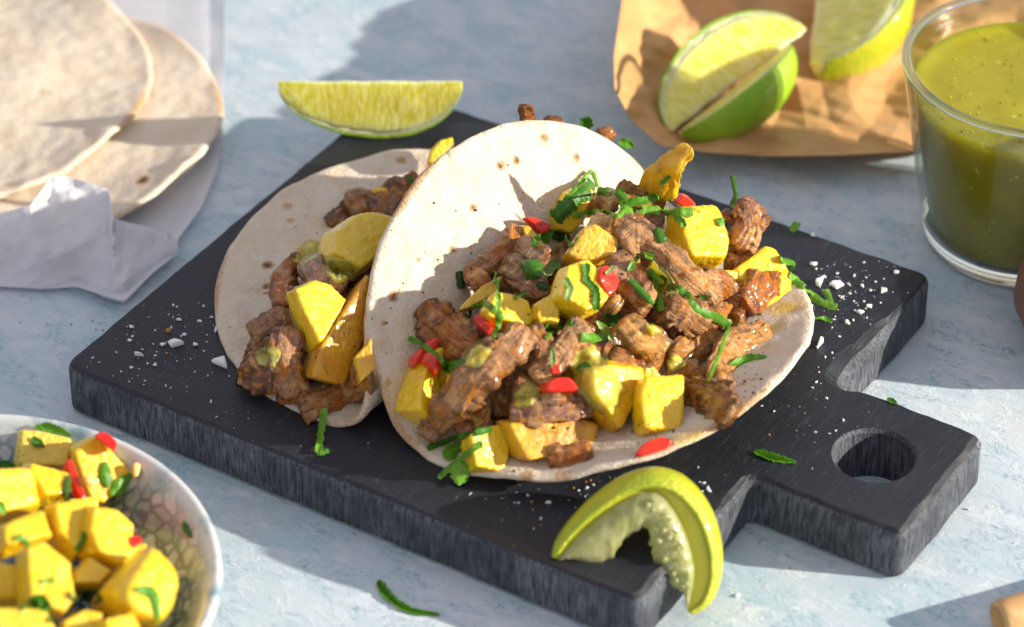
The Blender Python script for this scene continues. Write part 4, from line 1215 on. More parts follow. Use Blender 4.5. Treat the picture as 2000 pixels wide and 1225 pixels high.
def lime_wedge(label, edge_mid, axis, mid, ang, L, Rr, rind=M_RIND, seed=0, group='cut limes'):
    """edge_mid: middle of the sharp inner edge; mid: direction from the edge to the middle of the rind"""
    axis, mid = nz(axis), np.asarray(mid, float)
    mid = nz(mid - axis * (mid @ axis))
    C = np.asarray(edge_mid, float)
    root = empty('lime_wedge', C)
    for nm, r0, r1, m in (('flesh', 0, .895, M_FLESH), ('pith', .893, .950, M_PITH), ('rind', .948, 1.0, rind)):
        V, F, A, side, Ax = wedge_shell(axis, mid, ang, L, Rr, r0, r1)
        W_ = V + C
        if nm == 'flesh':
            sgn = np.sign(V @ side)[:, None]
            out = side * sgn
            th = np.arctan2(V @ side, V @ mid)
            m_ = (np.abs(np.abs(th) - ang / 2) < .02)[:, None]
            W_ = W_ + out * m_ * (.0005 * perlin(W_ * 160 + seed) + .00012 * perlin(W_ * 700))[:, None] * np.clip(A * 3, 0, 1)[:, None]
            W_ = W_ + mid * (.0009 * perlin(W_ * 160 + seed))[:, None] * (A < .1)[:, None]
            A = A / .895
        elif nm == 'rind':
            W_ = W_ + nz(1) * 0 + (V - axis * (V @ axis)[:, None]) * (.018 * perlin(W_ * 130 + seed))[:, None]
        W_, F = fixn(W_, F)
        mesh(nm, W_, F, m, parent=root, origin=C, attrs=dict(rad=A, tax=Ax))
    tag(root, label, 'lime', group)
    return root

cz = -RT * 0 + ZZ
HB = nz(np.array([FW[0], FW[1], 0]))             # level direction away from the camera
# wedge resting rind-down on the far corner of the board
lime_wedge('lime wedge resting rind down on the far corner of the board', at(722, 168, TB + .0235) + HB * .003, RT, -ZZ * .93 + HB * .36, R(56), .0675, .0243, seed=1)
# the wedges on the kraft paper: e1, e2 ends of the sharp edge, g direction of the visible cut face
BK = -FW
def faced(label, e1, e2, g, nrm, ang, Rr, **kw):
    ax = nz(e2 - e1)
    g = nz(g - ax * (g @ ax)); n_ = np.cross(ax, g)
    if n_ @ nrm < 0: n_ = -n_
    lime_wedge(label, (e1 + e2) / 2, ax, g * math.cos(ang / 2) - n_ * math.sin(ang / 2), ang, np.linalg.norm(e2 - e1) * 1.05, Rr, **kw)
faced('lime wedge on brown paper with its pale cut face up', at(1318, 254, .014), at(1572, 62, .026), -RT * .60 + UP * .80 - BK * .28, BK, R(50), .0262, seed=3)
e1, e2 = at(1334, 250, .016), at(1524, 96, .026)
lime_wedge('lime wedge on brown paper turned rind towards the viewer', (e1 + e2) / 2 - BK * .002, e2 - e1, (RT * .62 - UP * .78) * .66 + BK * .66, R(70), np.linalg.norm(e2 - e1) * 1.12, .0185, seed=5)
faced('yellowish lime wedge at the top edge of the photo beside the glass', at(1582, 122, .016), at(1600, -110, .030), RT * .82 + BK * .50 - UP * .1, -RT * .5 + BK * .8, R(85), .0400, rind=M_RIND_Y, seed=7)

def squeezed_lime():
    """spent wedge bent into an arch over the front corner of the board"""
    outer = [(1082, 1090), (1098, 1062), (1135, 1022), (1180, 985), (1225, 958), (1275, 946), (1320, 958), (1355, 990), (1380, 1035), (1393, 1090), (1392, 1140), (1376, 1180), (1350, 1200)]
    mid_ = [(1090, 1093), (1112, 1066), (1148, 1030), (1192, 996), (1232, 972), (1268, 962), (1296, 974), (1322, 1008), (1340, 1048), (1352, 1090), (1356, 1128), (1350, 1160), (1343, 1192)]
    inner = [(1100, 1094), (1128, 1096), (1158, 1106), (1196, 1088), (1214, 1062), (1246, 1036), (1266, 1034), (1270, 1062), (1276, 1090), (1292, 1126), (1318, 1150), (1334, 1158), (1340, 1190)]
    n = 90
    o, m, i_ = catmull(outer, n), catmull(mid_, n), catmull(inner, n)
    t = np.linspace(0, 1, n)
    i_ = i_ + np.c_[perlin(np.c_[t * 30, t * 0, t * 0]), perlin(np.c_[t * 30, t * 0 + 5, t * 0])] * 6
    # plane of the arch: through the foot on the board, leaning back
    foot = at(1090, 1092, TB + .001)
    nn = nz(np.cross(at(1350, 1198, .0065) - foot, at(1278, 946, TB + .0215) - foot))
    if nn @ FW > 0: nn = -nn
    def on(q, off=0.0):
        d = ray(*q)
        return CAM + d * (((foot - CAM) @ nn) / (d @ nn)) + nn * off
    root = empty('lime_wedge', at(1240, 1090, TB))
    wid = np.sin(np.pi * np.clip(t * .94 + .03, 0, 1)) ** .6
    def loft(name, rows, mat, rad=None):
        V = np.vstack(rows); k = len(rows); F = []
        for a in range(k):
            b = (a + 1) % k
            for s in range(n - 1): F.append((a * n + s, a * n + s + 1, b * n + s + 1, b * n + s))
        F.append([a * n for a in range(k)]); F.append([a * n + n - 1 for a in range(k)][::-1])
        V, F = fixn(V, F)
        A = np.concatenate([np.full(n, r) for r in rad]) if rad is not None else np.zeros(len(V))
        return mesh(name, V, F, mat, parent=root, origin=np.array(root.location), attrs=dict(rad=A))
    O, Mi, I = np.array([on(q) for q in o]), np.array([on(q) for q in m]), np.array([on(q) for q in i_])
    cen = on((1240, 1110))
    outw = O - cen; outw /= np.linalg.norm(outw, axis=1)[:, None]
    D = nn[None, :] * (.016 * wid)[:, None]
    th = .0013
    # rind: curved outer skin going back from the front edge
    r0, r1, r2, r3 = O, O + outw * (.0035 * wid)[:, None] - D * .35, O + outw * (.0040 * wid)[:, None] - D * .75, O + outw * (.0015 * wid)[:, None] - D * 1.15
    loft('rind', [r0, r1, r2, r3, r3 - outw * th, r2 - outw * th, r1 - outw * th, r0 - outw * th], M_RIND_Y)
    # pith lining between rind edge and membrane, hollowed
    q0 = O - outw * th * .9 - nn * .0003; q1 = Mi * .5 + O * .5 - D * .06 - nn * .0004; q2 = Mi - D * .09
    loft('pith', [q0, q1, q2, q2 - D * .5, q1 - D * .6 + outw * .001, q0 - D * .7], M_PITH_Y)
    # membrane and spent pulp
    ws = .0010 * perlin(np.c_[t * 26, t * 0, t * 0 + 3])[:, None] * nn
    p0 = Mi - D * .05; p1 = (Mi * .62 + I * .38) + nn * .0012 + ws; p2 = (Mi * .28 + I * .72) + nn * .0006 - ws; p3 = I - nn * .001
    b = .0032
    loft('membrane', [p0, p1, p2, p3, p3 - nn * b * .5, p2 - nn * b, p1 - nn * b * 1.6, p0 - nn * b * 2], M_MEMB, rad=[.9, .6, .4, .2, .2, .4, .6, .9])
    # beads of torn pulp along the right arm
    rb = np.random.RandomState(2)
    Vb, Fb = [], []
    D4, F4 = CS[4]
    for _ in range(46):
        s = int(rb.uniform(.42, .90) * n); a = rb.uniform(.15, .8)
        c = Mi[s] * (1 - a) + I[s] * a + nn * rb.uniform(.0004, .0018)
        r = rb.uniform(.0003, .0009); off = len(Vb)
        Vb += list(c + D4 * r * (1 + .3 * rb.rand())); Fb += [[off + k for k in f] for f in F4]
    pp = mesh('pulp', np.array(Vb), Fb, M_MEMB, parent=root, origin=np.array(root.location), attrs=dict(rad=np.full(len(Vb), .5)))
    pp['kind'] = 'stuff'
    tag(root, 'squeezed lime wedge with torn pulp arching over the front corner of the board', 'lime', 'cut limes')

def m_memb():
    k = NT('lime_membrane')
    v = k.coord(1, True, stretch=(1, 1, 1))
    a = k.noise(v, 150, 5, .65, .8)
    c = k.mix(k.ramp(a, [(.38, 0.0), (.62, 1.0)]), (.76, .76, .36), (.60, .62, .20))
    k.set(Base_Color=c, Roughness=.14, Specular_IOR_Level=.5, Coat_Weight=.5, Coat_Roughness=.05, Transmission_Weight=.55, IOR=1.33,
          Subsurface_Weight=.5, Subsurface_Radius=(.006, .006, .003), Subsurface_Scale=1.0)
    k.set(Normal=k.bump(k.math('ADD', a, k.noise(v, 420, 4, .6)), .0006, .8))
    return k.m
M_MEMB = m_memb()
squeezed_lime()

# ================================================================== glass of salsa
def lathe(name, prof, c, mat, parent=None, n=96, close=False, attr=None):
    V, F = [], []
    ang = np.linspace(0, 2 * np.pi, n, endpoint=False)
    for r, z in prof:
        V += [(c[0] + r * math.cos(a), c[1] + r * math.sin(a), c[2] + z) for a in ang]
    k = len(prof)
    for i in range(k if close else k - 1):
        b = (i + 1) % k
        for j in range(n): F.append((i * n + j, i * n + (j + 1) % n, b * n + (j + 1) % n, b * n + j))
    if not close:
        F.append([j for j in range(n)][::-1]); F.append([(k - 1) * n + j for j in range(n)])
    V, F = fixn(V, F)
    at_ = None
    if attr is not None: at_ = {attr[0]: np.repeat(attr[1], n)}
    return mesh(name, V, F, mat, parent=parent, origin=np.array(c, float), attrs=at_)

GC = np.array([.2275, .2590, 0.0]) + RT * .0016 * np.array([1, 1, 0]) + HB * .0015
gl = empty('drinking_glass', GC)
GH, GR1, GR0 = .0745, .0470, .0335
ro = lambda z: GR0 + (GR1 - GR0) * (z / GH) ** .9
zs = np.linspace(.0085, GH - .0012, 14)
lathe('wall', [(ro(z), z) for z in zs] + [(ro(GH) - .0006, GH - .0003), (ro(GH) - .0014, GH), (ro(GH) - .0022, GH - .0003)] + [(ro(z) - .0026, z) for z in zs[::-1]], GC, M_GLASS, parent=gl, close=True)
lathe('rim', [(ro(GH) - .0014 + .0016 * math.cos(a), GH - .0002 + .0014 * math.sin(a)) for a in np.linspace(0, 2 * math.pi, 12, endpoint=False)], GC, M_SGLASS, parent=gl, close=True)
lathe('base', [(GR0 - .003, 0.0004), (GR0 - .0008, .0012), (ro(.004), .004), (ro(.0083), .0083), (ro(.0083) - .006, .0079), (.012, .0066)], GC, M_SGLASS, parent=gl)
tag(gl, 'clear tapered glass with a thick base at the right edge', 'glass')
LZ = .0640
sv = [(ro(z) - .00265, z) for z in np.linspace(.0090, LZ, 14)]
lv = lathe('green_salsa', [(.010, .0073)] + sv + [(ro(LZ) - .0045, LZ - .0009), (ro(LZ) - .010, LZ - .0012), (.018, LZ - .0010), (.003, LZ - .0009)], GC, M_SALSA)
tag(lv, 'olive green tomatillo salsa filling the glass', 'salsa')
bub = []
rb = np.random.RandomState(6)
Vb, Fb = [], []
D4, F4 = CS[4]
for _ in range(150):
    a = rb.uniform(0, 2 * math.pi); q = (ro(LZ) - .005) * math.sqrt(rb.uniform(.02, 1))
    r = rb.uniform(.0002, .00055); off = len(Vb)
    Vb += list(GC + np.array([q * math.cos(a), q * math.sin(a), LZ - .0008]) + D4 * r * np.array([1, 1, .8])); Fb += [[off + k for k in f] for f in F4]
tag(mesh('salsa_bubbles', np.array(Vb), Fb, M_SALSA), 'tiny bubbles and seeds floating on the salsa in the glass', 'bubbles', kind='stuff')

# ================================================================== bowl of pineapple salsa
BC = np.array([.0528, -.1168, 0.0]); BR_, BH = .0805, .036
inner = [(BR_ - .0002, BH - .0008), (BR_ - .0012, BH), (BR_ - .0028, BH - .0006), (BR_ - .0055, BH - .0034), (BR_ - .0105, BH - .0090), (BR_ - .018, BH - .0160), (BR_ - .029, BH - .0225), (BR_ - .045, BH - .0265), (.012, BH - .0282)]
outer_ = [(.034, .0), (.0355, .0025), (.040, .0045), (.052, .0085), (.064, .0165), (.072, .0240), (.0775, .0310), (BR_ + .0002, BH - .0022)]
pr_ = [(.010, .003), (.033, .003)] + outer_ + inner
edge = [0, 0] + [.6] * len(outer_) + [1, 1, 1, .55, .12, 0, 0, 0, 0]
def wob(pr, k): return pr
bo = lathe('serving_bowl', pr_, BC, M_BOWL, n=128, attr=('edge', np.array(edge)))
tag(bo, 'shallow ceramic bowl with a blue green crackle pattern at lower left', 'bowl')
VB = np.array([BC + np.array([r * math.cos(a), r * math.sin(a), .0305 + .0115 * (1 - (r / .07) ** 2)]) for r in (.001, .02, .04, .055, .065) for a in np.linspace(0, 2 * math.pi, 24, endpoint=False)])
FB = [(i * 24 + j, i * 24 + (j + 1) % 24, (i + 1) * 24 + (j + 1) % 24, (i + 1) * 24 + j) for i in range(4) for j in range(24)] + [tuple(range(24))]
bw_ = (np.array([list(v.co + bo.location) for v in bo.data.vertices]), [tuple(p.vertices) for p in bo.data.polygons])
TREE_B = bvh_of([(VB, FB), bw_, GROUND])
r0_ = len(REG)
GK = 'pineapple chunks in the bowl'
pb = lambda label, poly, **kw: pine(label, poly, tree=TREE_B, group=GK, z0=.035, **kw)
# lower layer first
for x, y, under in [(60, 960, 'the bright upper cube at the left edge'), (150, 1010, 'the broad chunk at the centre'), (110, 1120, 'the upright chunk with the herb fleck'),
                    (220, 1180, 'the largest rounded chunk'), (20, 1140, 'the lower chunk at the left edge'), (250, 1100, 'the two red cubes'),
                    (60, 1215, 'the pale chunk at the bottom left corner'), (160, 1230, 'the small chunk between the leaves')]:
    s = 34
    pine('deep pineapple chunk in the bowl beneath ' + under, [(x - s, y - s * .8), (x + s, y - s), (x + s, y + s), (x - s * .8, y + s)], tree=TREE_B, group='buried pineapple in the bowl', z0=.03, lift=-.012, depth=.016, pale=.2)
pb('dull greenish pineapple chunk at the back of the bowl with a leaf', [(37, 840), (71, 840), (135, 857), (138, 872), (131, 921), (89, 911), (26, 918)], lift=.002, depth=.017, pale=.75, tilt=(4, 18), cap=.5)
pb('flat pineapple slab tilted up at the back right of the bowl', [(137, 875), (170, 854), (188, 857), (256, 925), (215, 968), (199, 989), (167, 982), (142, 907)], lift=.005, depth=.013, tilt=(10, 8), cap=.5)
pb('pineapple chunk wedged between the dull chunk and the red strip', [(46, 904), (131, 927), (124, 982), (71, 992), (56, 925), (39, 918)], lift=.004, depth=.016, tilt=(6, 20))
pb('bright pineapple cube cut by the left edge of the photo, upper one', [(-40, 930), (60, 921), (71, 1000), (0, 1026), (-40, 1030)], lift=.009, depth=.018, tilt=(-14, 10), p=20)
pb('broad pineapple chunk at the centre of the bowl', [(89, 989), (170, 985), (201, 1017), (149, 1085), (135, 1106), (96, 1063)], lift=.006, depth=.018, tilt=(-8, 16))
pb('long pineapple chunk beside the two red cubes', [(168, 990), (213, 996), (254, 1031), (250, 1080), (213, 1121), (156, 1085), (148, 1058), (190, 1020)], lift=.008, depth=.017, tilt=(8, 14))
pb('pineapple chunk with a snipped green stalk at the left of the bowl', [(-10, 1030), (78, 998), (97, 1056), (35, 1083), (-10, 1096)], lift=.010, depth=.017, tilt=(-6, 20), p=20)
pb('upright pineapple chunk low left of centre with a herb fleck', [(32, 1080), (78, 1062), (128, 1103), (129, 1140), (136, 1180), (110, 1215), (80, 1190), (32, 1186)], lift=.011, depth=.020, tilt=(-8, 10))
pb('shadowed pineapple chunk in the gap at the centre of the bowl', [(142, 1117), (167, 1090), (219, 1124), (190, 1152), (132, 1154)], lift=.001, depth=.013, pale=.3)
pb('largest rounded pineapple chunk at the right of the bowl', [(281, 1062), (320, 1092), (341, 1131), (322, 1209), (298, 1232), (230, 1215), (197, 1188), (191, 1156), (220, 1125)], lift=.011, depth=.024, tilt=(-10, 14), cap=.5, p=9)
pb('pale pineapple chunk at the bottom left corner of the photo', [(-30, 1188), (40, 1190), (84, 1202), (105, 1250), (-30, 1260)], lift=.012, depth=.018, pale=.3, tilt=(0, 20))
pb('pineapple chunk cut by the bottom edge right of centre', [(185, 1216), (249, 1200), (266, 1228), (262, 1262), (190, 1262)], lift=.012, depth=.016, tilt=(6, 14))
pb('pineapple chunk cut by the left edge of the photo, lower one', [(-40, 1100), (26, 1108), (30, 1184), (-40, 1186)], lift=.006, depth=.016)
pb('small pineapple chunk at the bottom between green leaves', [(117, 1216), (158, 1194), (192, 1200), (190, 1250), (118, 1255)], lift=.007, depth=.014)
GKR = 'red pepper pieces in the bowl'
rk = lambda label, poly, **kw: red(label, poly, tree=TREE_B, group=GKR, z0=.035, **kw)
rk('orange red pepper piece on top of the tilted slab near the rim', [(182, 852), (198, 843), (214, 850), (229, 868), (221, 884)], lift=.012, depth=.006)
rk('long red pepper strip in the gap left of the tilted slab', [(122, 908), (138, 898), (150, 950), (170, 982), (150, 984), (136, 950)], lift=.006, depth=.008)
rk('small red pepper cube at the end of the long chunk, left of two', [(220, 1034), (240, 1030), (243, 1048), (224, 1050)], lift=.013, depth=.005)
rk('red pepper cube beside the largest rounded chunk, right of two', [(246, 1050), (262, 1046), (277, 1060), (256, 1077), (244, 1068)], lift=.011, depth=.006)
rk('dark red pepper piece in the gap under the largest chunk', [(188, 1180), (202, 1172), (214, 1194), (200, 1206)], lift=.003, depth=.006)
chunk('pepper_seed', 'flat pale pepper seed on the tilted slab', 'seed', 'seeds in the bowl', M_SEED, [(166, 930), (174, 926), (183, 930), (186, 940), (178, 949), (168, 946)], TREE_B, lift=.0135, depth=.002, p=8, n=9, noise=(.0001, .00003))
chunk('pepper_seed', 'yellow pepper seed stuck to the patterned bowl wall', 'seed', 'seeds in the bowl', M_SEED, [(258, 906), (266, 902), (274, 908), (270, 930), (260, 934)], TREE_B, lift=.002, depth=.003, p=8, n=9, noise=(.0001, .00003))
ALLB = bvh_of(REG[r0_:] + [bw_, GROUND])
GH_ = 'green leaves in the bowl'
hb = lambda label, pts, w, kind='leaf', **kw: herb(label, pts, w, ALLB, kind, group=GH_, **kw)
hb('cut leaf along the top edge of the dull chunk', [(66, 834), (100, 836), (140, 852)], 18, tone=G1)
hb('small leaf on the face of the dull chunk', [(62, 854), (72, 864), (87, 873)], 18, tone=G2)
hb('dark leaf at the left edge of the photo by the bowl rim', [(-12, 916), (10, 912), (30, 910)], 26, tone=G2)
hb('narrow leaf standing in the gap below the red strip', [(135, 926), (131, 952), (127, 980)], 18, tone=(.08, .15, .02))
hb('leaf on the tilted slab, left of two', [(204, 902), (205, 926), (210, 954)], 28, tone=G1)
hb('leaf on the tilted slab, right of two', [(216, 968), (234, 950), (257, 926)], 28, tone=G1)
hb('dark leaf stuck to the patterned bowl wall', [(358, 1018), (364, 1034), (374, 1050)], 14, tone=G2)
hb('thin curved leaf between the broad and the long chunk', [(164, 1038), (162, 1056), (148, 1076)], 12, 'strip', tone=G2)
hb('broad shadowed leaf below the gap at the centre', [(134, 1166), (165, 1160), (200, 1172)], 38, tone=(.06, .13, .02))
hb('dark leaf draped over the upright chunk at the bottom', [(42, 1192), (80, 1176), (100, 1216)], 30, tone=G2)
hb('glossy leaf lying in the dent of the largest chunk', [(262, 1150), (298, 1162), (310, 1214)], 24, tone=G1)
hb('snipped green stalk on the chunk at left', [(28, 1054), (42, 1050), (56, 1066)], 12, 'strip', tone=G3)
hb('herb fleck on the upright chunk', [(80, 1136), (108, 1133)], 10, 'strip', tone=G3)
hb('leaf tip at the left edge of the photo on the upper cube', [(-8, 980), (2, 990), (11, 1004)], 18, tone=G1)

# ================================================================== stacked tortillas and parchment
def flat_t(cx, cy, Rr, z, tiltx, curl):
    def fn(s, v):
        r = np.sqrt(s * s + v * v) / Rr
        return np.stack([cx + s, cy + v, z + tiltx * s + curl * np.clip(r - .55, 0, 1) ** 2 + .0016 * np.sin(v * 60 + 1) + .0012 * np.sin(s * 75)], -1)
    return fn
sp2 = [(280, 352, 14, 1.0), (380, 290, 16, .45), (330, 375, 8, .5), (150, 300, 6, .5)]
sp1 = [(88, 180, 20, .42), (250, 60, 14, .45), (215, 40, 10, .35), (20, 360, 14, .5), (160, 308, 6, .5), (60, 270, 9, .3), (60, 80, 12, .35), (150, 75, 10, .3)]
tortilla('tortilla', 'lower of the two flat tortillas stacked on white paper', flat_t(-.1184, .1198, .0785, .0045, .0, .020), .0785, 1.0, .0026, sp2, [], 9.3, wav=.0006, mat=M_TORT_SOFT)
tortilla('tortilla', 'upper of the two flat tortillas stacked on white paper', flat_t(-.1540, .1195, .081, .0095, -.01, .014), .081, 1.0, .0026, sp1, [], 13.3, wav=.0006, mat=M_TORT_SOFT)

def tri(x): return np.abs((x % 2) - 1) * 2 - 1
def crumple(P, seed, f=30., warp=.7):
    r = np.random.RandomState(seed); h = 0
    for k in range(6):
        a = r.uniform(0, math.pi); d = np.array([math.cos(a), math.sin(a)])
        ff = f * r.uniform(.6, 2.2)
        h = h + tri(P[:, :2] @ d * ff + r.uniform(0, 9) + warp * perlin(np.c_[P[:, :2] * 17 + k * 3, np.zeros(len(P))])) / (1 + .15 * k)
    return h / 4.2

def sheet(name, poly, zfun, mat, parent=None, nr=60, na=170, px=True, cpx=None, thick=.00018, origin=None):
    poly = np.array(poly, float); c = poly.mean(0) if cpx is None else np.array(cpx, float)
    an = np.linspace(0, 2 * np.pi, na, endpoint=False)
    rad = []
    for a in an:
        d = np.array([math.cos(a), math.sin(a)]); best = 0
        for p, q in zip(poly, np.roll(poly, -1, 0)):
            e = q - p; den = d[0] * e[1] - d[1] * e[0]
            if abs(den) < 1e-9: continue
            w = p - c
            t = (w[0] * e[1] - w[1] * e[0]) / den; s = (w[0] * d[1] - w[1] * d[0]) / den
            if t > 0 and -1e-6 <= s <= 1 + 1e-6: best = max(best, t) if best == 0 else min(best, t)
        rad.append(best)
    rad = np.array(rad)
    Q = np.array([c] + [c + rad[j] * (i / nr) * np.array([math.cos(an[j]), math.sin(an[j])]) for i in range(1, nr + 1) for j in range(na)])
    rr = np.r_[0, np.repeat(np.arange(1, nr + 1) / nr, na)]
    base = np.array([at(q[0], q[1], 0) for q in Q])
    z = zfun(Q, base, rr)
    V = np.array([at(q[0], q[1], zz) for q, zz in zip(Q, z)])
    F = []
    ix = lambda i, j: 0 if i == 0 else 1 + (i - 1) * na + j % na
    for i in range(nr):
        for j in range(na):
            F.append((0, ix(1, j + 1), ix(1, j)) if i == 0 else (ix(i, j), ix(i, j + 1), ix(i + 1, j + 1), ix(i + 1, j)))
    o = mesh(name, V, F, mat, parent=parent, smooth=False, origin=origin)
    md = o.modifiers.new('thickness', 'SOLIDIFY'); md.thickness = thick; md.offset = 1
    return o

par = empty('parchment_paper', at(100, 300, 0))
def zsheet(Q, B, rr):
    return .0006 + .0009 * (crumple(B, 4, 26) + 1) * np.clip((rr - .6) * 3, 0, 1) + .004 * np.clip(rr - .9, 0, 1) * 10 * np.clip(perlin(B * 18) + .3, 0, 1)
sheet('sheet', [(443, -160), (440, 60), (437, 250), (425, 330), (392, 408), (345, 470), (352, 492), (300, 532), (242, 590), (150, 560), (80, 565), (0, 560), (-200, 520), (-500, 330), (-300, 60), (-60, -200)], zsheet, M_PARCH, parent=par, cpx=(150, 250), origin=np.array(par.location))
def zflap(Q, B, rr):
    x, y = Q[:, 0], Q[:, 1]
    top = np.interp(x, [-200, 0, 60, 100, 130, 212, 222, 300, 352], [410, 418, 400, 346, 344, 370, 428, 446, 488])
    bot = np.interp(x, [-200, 0, 75, 150, 200, 242, 300, 352], [560, 560, 562, 548, 580, 593, 534, 494])
    t = np.clip((bot - y) / np.maximum(bot - top, 8), 0, 1)
    hmax = np.interp(x, [-200, 0, 100, 215, 240, 352], [.020, .022, .030, .026, .017, .006])
    P = np.c_[x / 5600., y / 4200., x * 0]
    return .0022 + hmax * t ** 1.15 + .0075 * crumple(P, 21, 52) * np.sin(np.pi * np.clip(t, .12, .92)) + .0011 * crumple(P, 5, 120)
sheet('flap', [(-200, 410), (0, 418), (60, 400), (100, 346), (130, 344), (212, 370), (222, 428), (300, 446), (352, 490), (300, 532), (242, 593), (200, 580), (150, 548), (75, 562), (0, 560), (-200, 560)], zflap, M_PARCH, parent=par, cpx=(110, 470), nr=50, na=220, origin=np.array(par.location))
tag(par, 'crumpled white baking paper under the stacked tortillas', 'paper')

def zkraft(Q, B, rr):
    up = np.clip((1345 - Q[:, 0]) / 145, 0, 1) ** 1.4 * np.clip((300 - Q[:, 1]) / 120, 0, 1)
    return .028 * up + .0012 + .0046 * (crumple(B, 12, 40, 1.7) + 1.0) + .0018 * (crumple(B, 3, 95, 2.2) + 1) * (.35 + .65 * rr) + .0065 * np.clip((rr - .72) / .28, 0, 1) ** 1.6 * (.7 + .5 * perlin(B * 14))
kp_ = sheet('kraft_paper', [(1222, -60), (1212, 20), (1198, 110), (1200, 175), (1232, 235), (1290, 285), (1380, 298), (1500, 306), (1640, 304), (1790, 296), (1900, 286), (2100, 240), (2150, 0), (1900, -200), (1500, -220), (1300, -150)], zkraft, M_KRAFT, cpx=(1560, 60), nr=80, na=260)
tag(kp_, 'crumpled brown kraft paper under the lime wedges at upper right', 'paper')

# ================================================================== wooden pinch bowl and stick at the right edge
WC = at(2156, 676, 0)
wb = lathe('wooden_bowl', [(.016, 0), (.021, .001), (.028, .008), (.0325, .018), (.0318, .027), (.0295, .0335), (.0280, .0345), (.0265, .0335), (.0280, .026), (.0270, .016), (.018, .008), (.004, .0065)], WC, M_WALNUT)
tag(wb, 'small dark wooden bowl cut off by the right edge of the photo', 'wooden bowl')
def stick():
    a = at(1948, 1210, .0062); b = at(2080, 1172, .0062)
    d = nz(b - a); u = ZZ; w = np.cross(d, u)
    r = .0060; n = 40
    prof = [(.0, r * .55, .003), (.0, r * .72, 0), (-.0, r * .88, .0002), (.0, r, .0014)] + [(0, r * (1 + .01 * math.sin(k)), .004 + k * .006) for k in range(20)]
    V, F = [], []
    for _, rr, s in prof:
        for j in range(n):
            t = 2 * math.pi * j / n
            V.append(a + d * s + (u * math.cos(t) + w * math.sin(t)) * rr)
    for i in range(len(prof) - 1):
        for j in range(n): F.append((i * n + j, i * n + (j + 1) % n, (i + 1) * n + (j + 1) % n, (i + 1) * n + j))
    F.append(list(range(n))); F.append([(len(prof) - 1) * n + j for j in range(n)])
    V, F = fixn(V, F)
    tag(mesh('wooden_stick', V, F, M_BAMBOO), 'round pale wooden stick end at the bottom right corner', 'stick')
stick()

# ================================================================== salt, crumbs
def flake(c, s, seed, mat=M_SALT, flat=.5):
    r = np.random.RandomState(seed)
    n = r.randint(5, 8); an = np.sort(r.uniform(0, 2 * math.pi, n))
    rad = r.uniform(.55, 1.0, n) * s
    h = s * flat * r.uniform(.6, 1.2)
    rot = r.uniform(-.25, .25, 2)
    V = []
    for z, k in ((0, .92), (h * .5, 1.0), (h, .72)):
        for a, q in zip(an, rad): V.append([q * k * math.cos(a), q * k * math.sin(a), z])
    V = np.array(V)
    V[:, 2] += (V[:, 0] * rot[0] + V[:, 1] * rot[1]) * .6
    V[:, 2] -= V[:, 2].min()
    F = [tuple(range(n))[::-1], tuple(range(2 * n, 3 * n))]
    for k in range(2):
        for j in range(n): F.append((k * n + j, k * n + (j + 1) % n, (k + 1) * n + (j + 1) % n, (k + 1) * n + j))
    return V + np.asarray(c), F
salt_tree = bvh_of([BOARD, GROUND])
def salt(label, px, py, wpx, seed, group, flat=.55):
    c = hit(salt_tree, px, py)[0]
    V, F = flake(c + ZZ * .0001, wpx / 5600 / 2, seed, flat=flat)
    tag(mesh('salt_flake', V, F, M_SALT, smooth=False), label, 'salt', group)
SL, SR_, SF = 'salt flakes left of the tacos', 'salt flakes right of the tacos', 'salt flakes in front of the tacos'
for i, (x, y, w, l) in enumerate([(346, 677, 42, 'largest salt flake in the scatter on the left of the board'), (432, 713, 42, 'broken salt flake touching the edge of the left tortilla'),
        (271, 700, 26, 'star shaped salt flake at the left of the left scatter'), (318, 675, 16, 'small flake just left of the largest left flake'),
        (380, 676, 18, 'small flake just right of the largest left flake'), (304, 713, 14, 'round flake below the star shaped one'),
        (257, 640, 13, 'upper of two small flakes near the left board edge'), (253, 666, 13, 'lower of two small flakes near the left board edge'),
        (349, 627, 13, 'little flake above the largest left flake'), (391, 629, 13, 'upright little flake near the left tortilla'),
        (420, 647, 18, 'flake half under the left tortilla edge'), (323, 755, 10, 'lone grain low in the left scatter'), (340, 598, 10, 'lone grain high in the left scatter'), (360, 656, 12, 'grain behind the largest left flake')]):
    salt(l, x, y, w, 100 + i, SL)
for i, (x, y, w, l) in enumerate([(1634, 560, 34, 'largest flake in the salt heap on the right of the board'), (1600, 555, 30, 'second largest flake in the right salt heap'),
        (1606, 678, 40, 'flat salt flake lying alone below the right rim of the tortilla'), (1587, 516, 22, 'flake above the herb leaf on the right'),
        (1588, 461, 15, 'flake near the far board edge on the right'), (1750, 533, 14, 'rightmost salt flake near the board corner'),
        (1722, 570, 24, 'long flake at the right of the salt heap'), (1685, 560, 13, 'round grain right of the heap, upper'), (1700, 568, 11, 'round grain beside the long flake'),
        (1656, 631, 20, 'pointed flake at the bottom of the right scatter'), (1681, 611, 18, 'flat flake in the lower right scatter'), (1698, 599, 18, 'flake above the flat flake in the lower right scatter'),
        (1645, 582, 12, 'grain just below the right heap'), (1661, 573, 14, 'grain right below the largest right flake'), (1586, 600, 15, 'grain left of the standing herb strip'), (1608, 543, 14, 'grain topping the right salt heap'), (1657, 558, 12, 'grain at the right side of the largest right flake')]):
    salt(l, x, y, w, 200 + i, SR_)
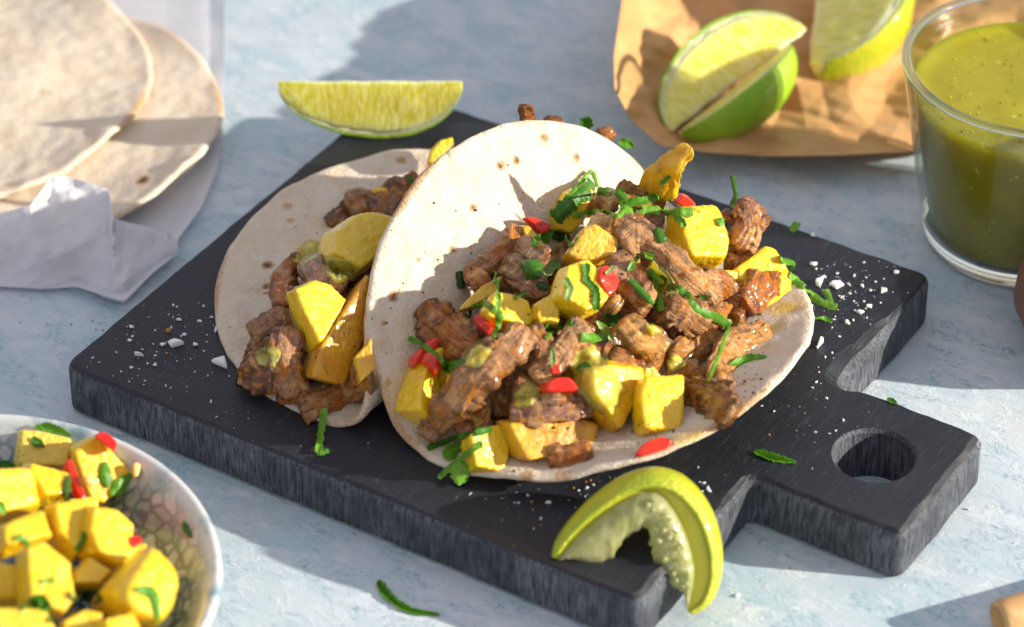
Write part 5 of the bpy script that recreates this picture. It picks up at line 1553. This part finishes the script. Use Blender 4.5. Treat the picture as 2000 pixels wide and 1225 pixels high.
for i, (x, y, w, l) in enumerate([(1274, 936, 26, 'chunky salt cluster behind the squeezed lime'), (1288, 940, 16, 'right part of the salt cluster behind the squeezed lime'), (1317, 935, 22, 'flat flake right of the salt cluster'),
        (1207, 944, 18, 'clear flake left of the salt cluster under the tortilla rim'), (1384, 957, 18, 'split flake on the bare wood left of the handle'), (1071, 984, 12, 'flake left of the squeezed lime'), (1262, 938, 13, 'grain at the left of the salt cluster')]):
    salt(l, x, y, w, 300 + i, SF)
salt('salt crystal on the blue table below the squeezed lime tip', 1440, 1163, 16, 400, 'salt on the table')
salt('salt crystal on the blue table right of the handle', 1898, 995, 16, 401, 'salt on the table')
chunk('spice_grain', 'orange brown spice grain left of the salt cluster under the tortilla', 'spice', 'spice grains', M_GRAIN, [(1217, 944), (1226, 941), (1234, 948), (1229, 955), (1219, 951)], salt_tree, lift=.0008, depth=.002, n=9, p=6)
chunk('spice_grain', 'mustard coloured round grain above the left salt', 'spice', 'spice grains', M_GRAIN, [(323, 642), (330, 640), (335, 646), (330, 653), (323, 650)], salt_tree, lift=.0008, depth=.002, n=9, p=6)

def scatter(name, label, cat, zones, mat, smin, smax, seed, tree=salt_tree, flat=.7):
    r = np.random.RandomState(seed); VV, FF = [], []
    for (cx, cy, sx, sy, n) in zones:
        for _ in range(n):
            x, y = cx + r.randn() * sx, cy + r.randn() * sy
            p, nn = hit(tree, x, y)
            if math.hypot(p[0] - .2506, p[1] - .1015) < .0142: continue
            s = smin + (smax - smin) * r.rand() ** 3
            V, F = flake(p, s, r.randint(1, 99999), flat=flat)
            o = len(VV)
            VV += list(V); FF += [tuple(k + o for k in f) for f in F]
    tag(mesh(name, np.array(VV), FF, mat, smooth=False), label, cat, kind='stuff')
scatter('salt_dust', 'fine salt grains scattered over the black board', 'salt', [(330, 690, 75, 50, 150), (1650, 580, 50, 45, 140), (1610, 700, 25, 40, 16), (1240, 960, 110, 28, 70), (1000, 985, 70, 30, 24), (560, 790, 120, 50, 26), (1620, 830, 90, 50, 24), (1150, 1030, 40, 20, 10)], M_SALT, .00014, .0009, 41)
scatter('spice_specks', 'tiny brown spice specks around the tacos', 'spice', [(1180, 965, 100, 20, 26), (1050, 1000, 60, 30, 14), (400, 700, 60, 40, 8), (1500, 830, 80, 40, 16), (1500, 1130, 90, 40, 5)], M_GRAIN, .0002, .0008, 43)
M_PEPPERCORN = m_simple('cracked_pepper', (.035, .025, .018), .6)
scatter('cracked_pepper', 'cracked black pepper specks dusted over the front taco', 'pepper', [(1150, 600, 150, 90, 190), (1300, 870, 70, 20, 60), (1460, 740, 30, 30, 30), (1080, 800, 110, 60, 90), (900, 450, 90, 90, 40), (640, 600, 60, 90, 40)], M_PEPPERCORN, .00013, .00075, 44, tree=ALL)
scatter('pepper_crumbs', 'few dark crumbs on the blue table left of the board', 'crumbs', [(90, 630, 50, 14, 6), (190, 640, 20, 8, 2)], M_PEPPERCORN, .0004, .0009, 45)
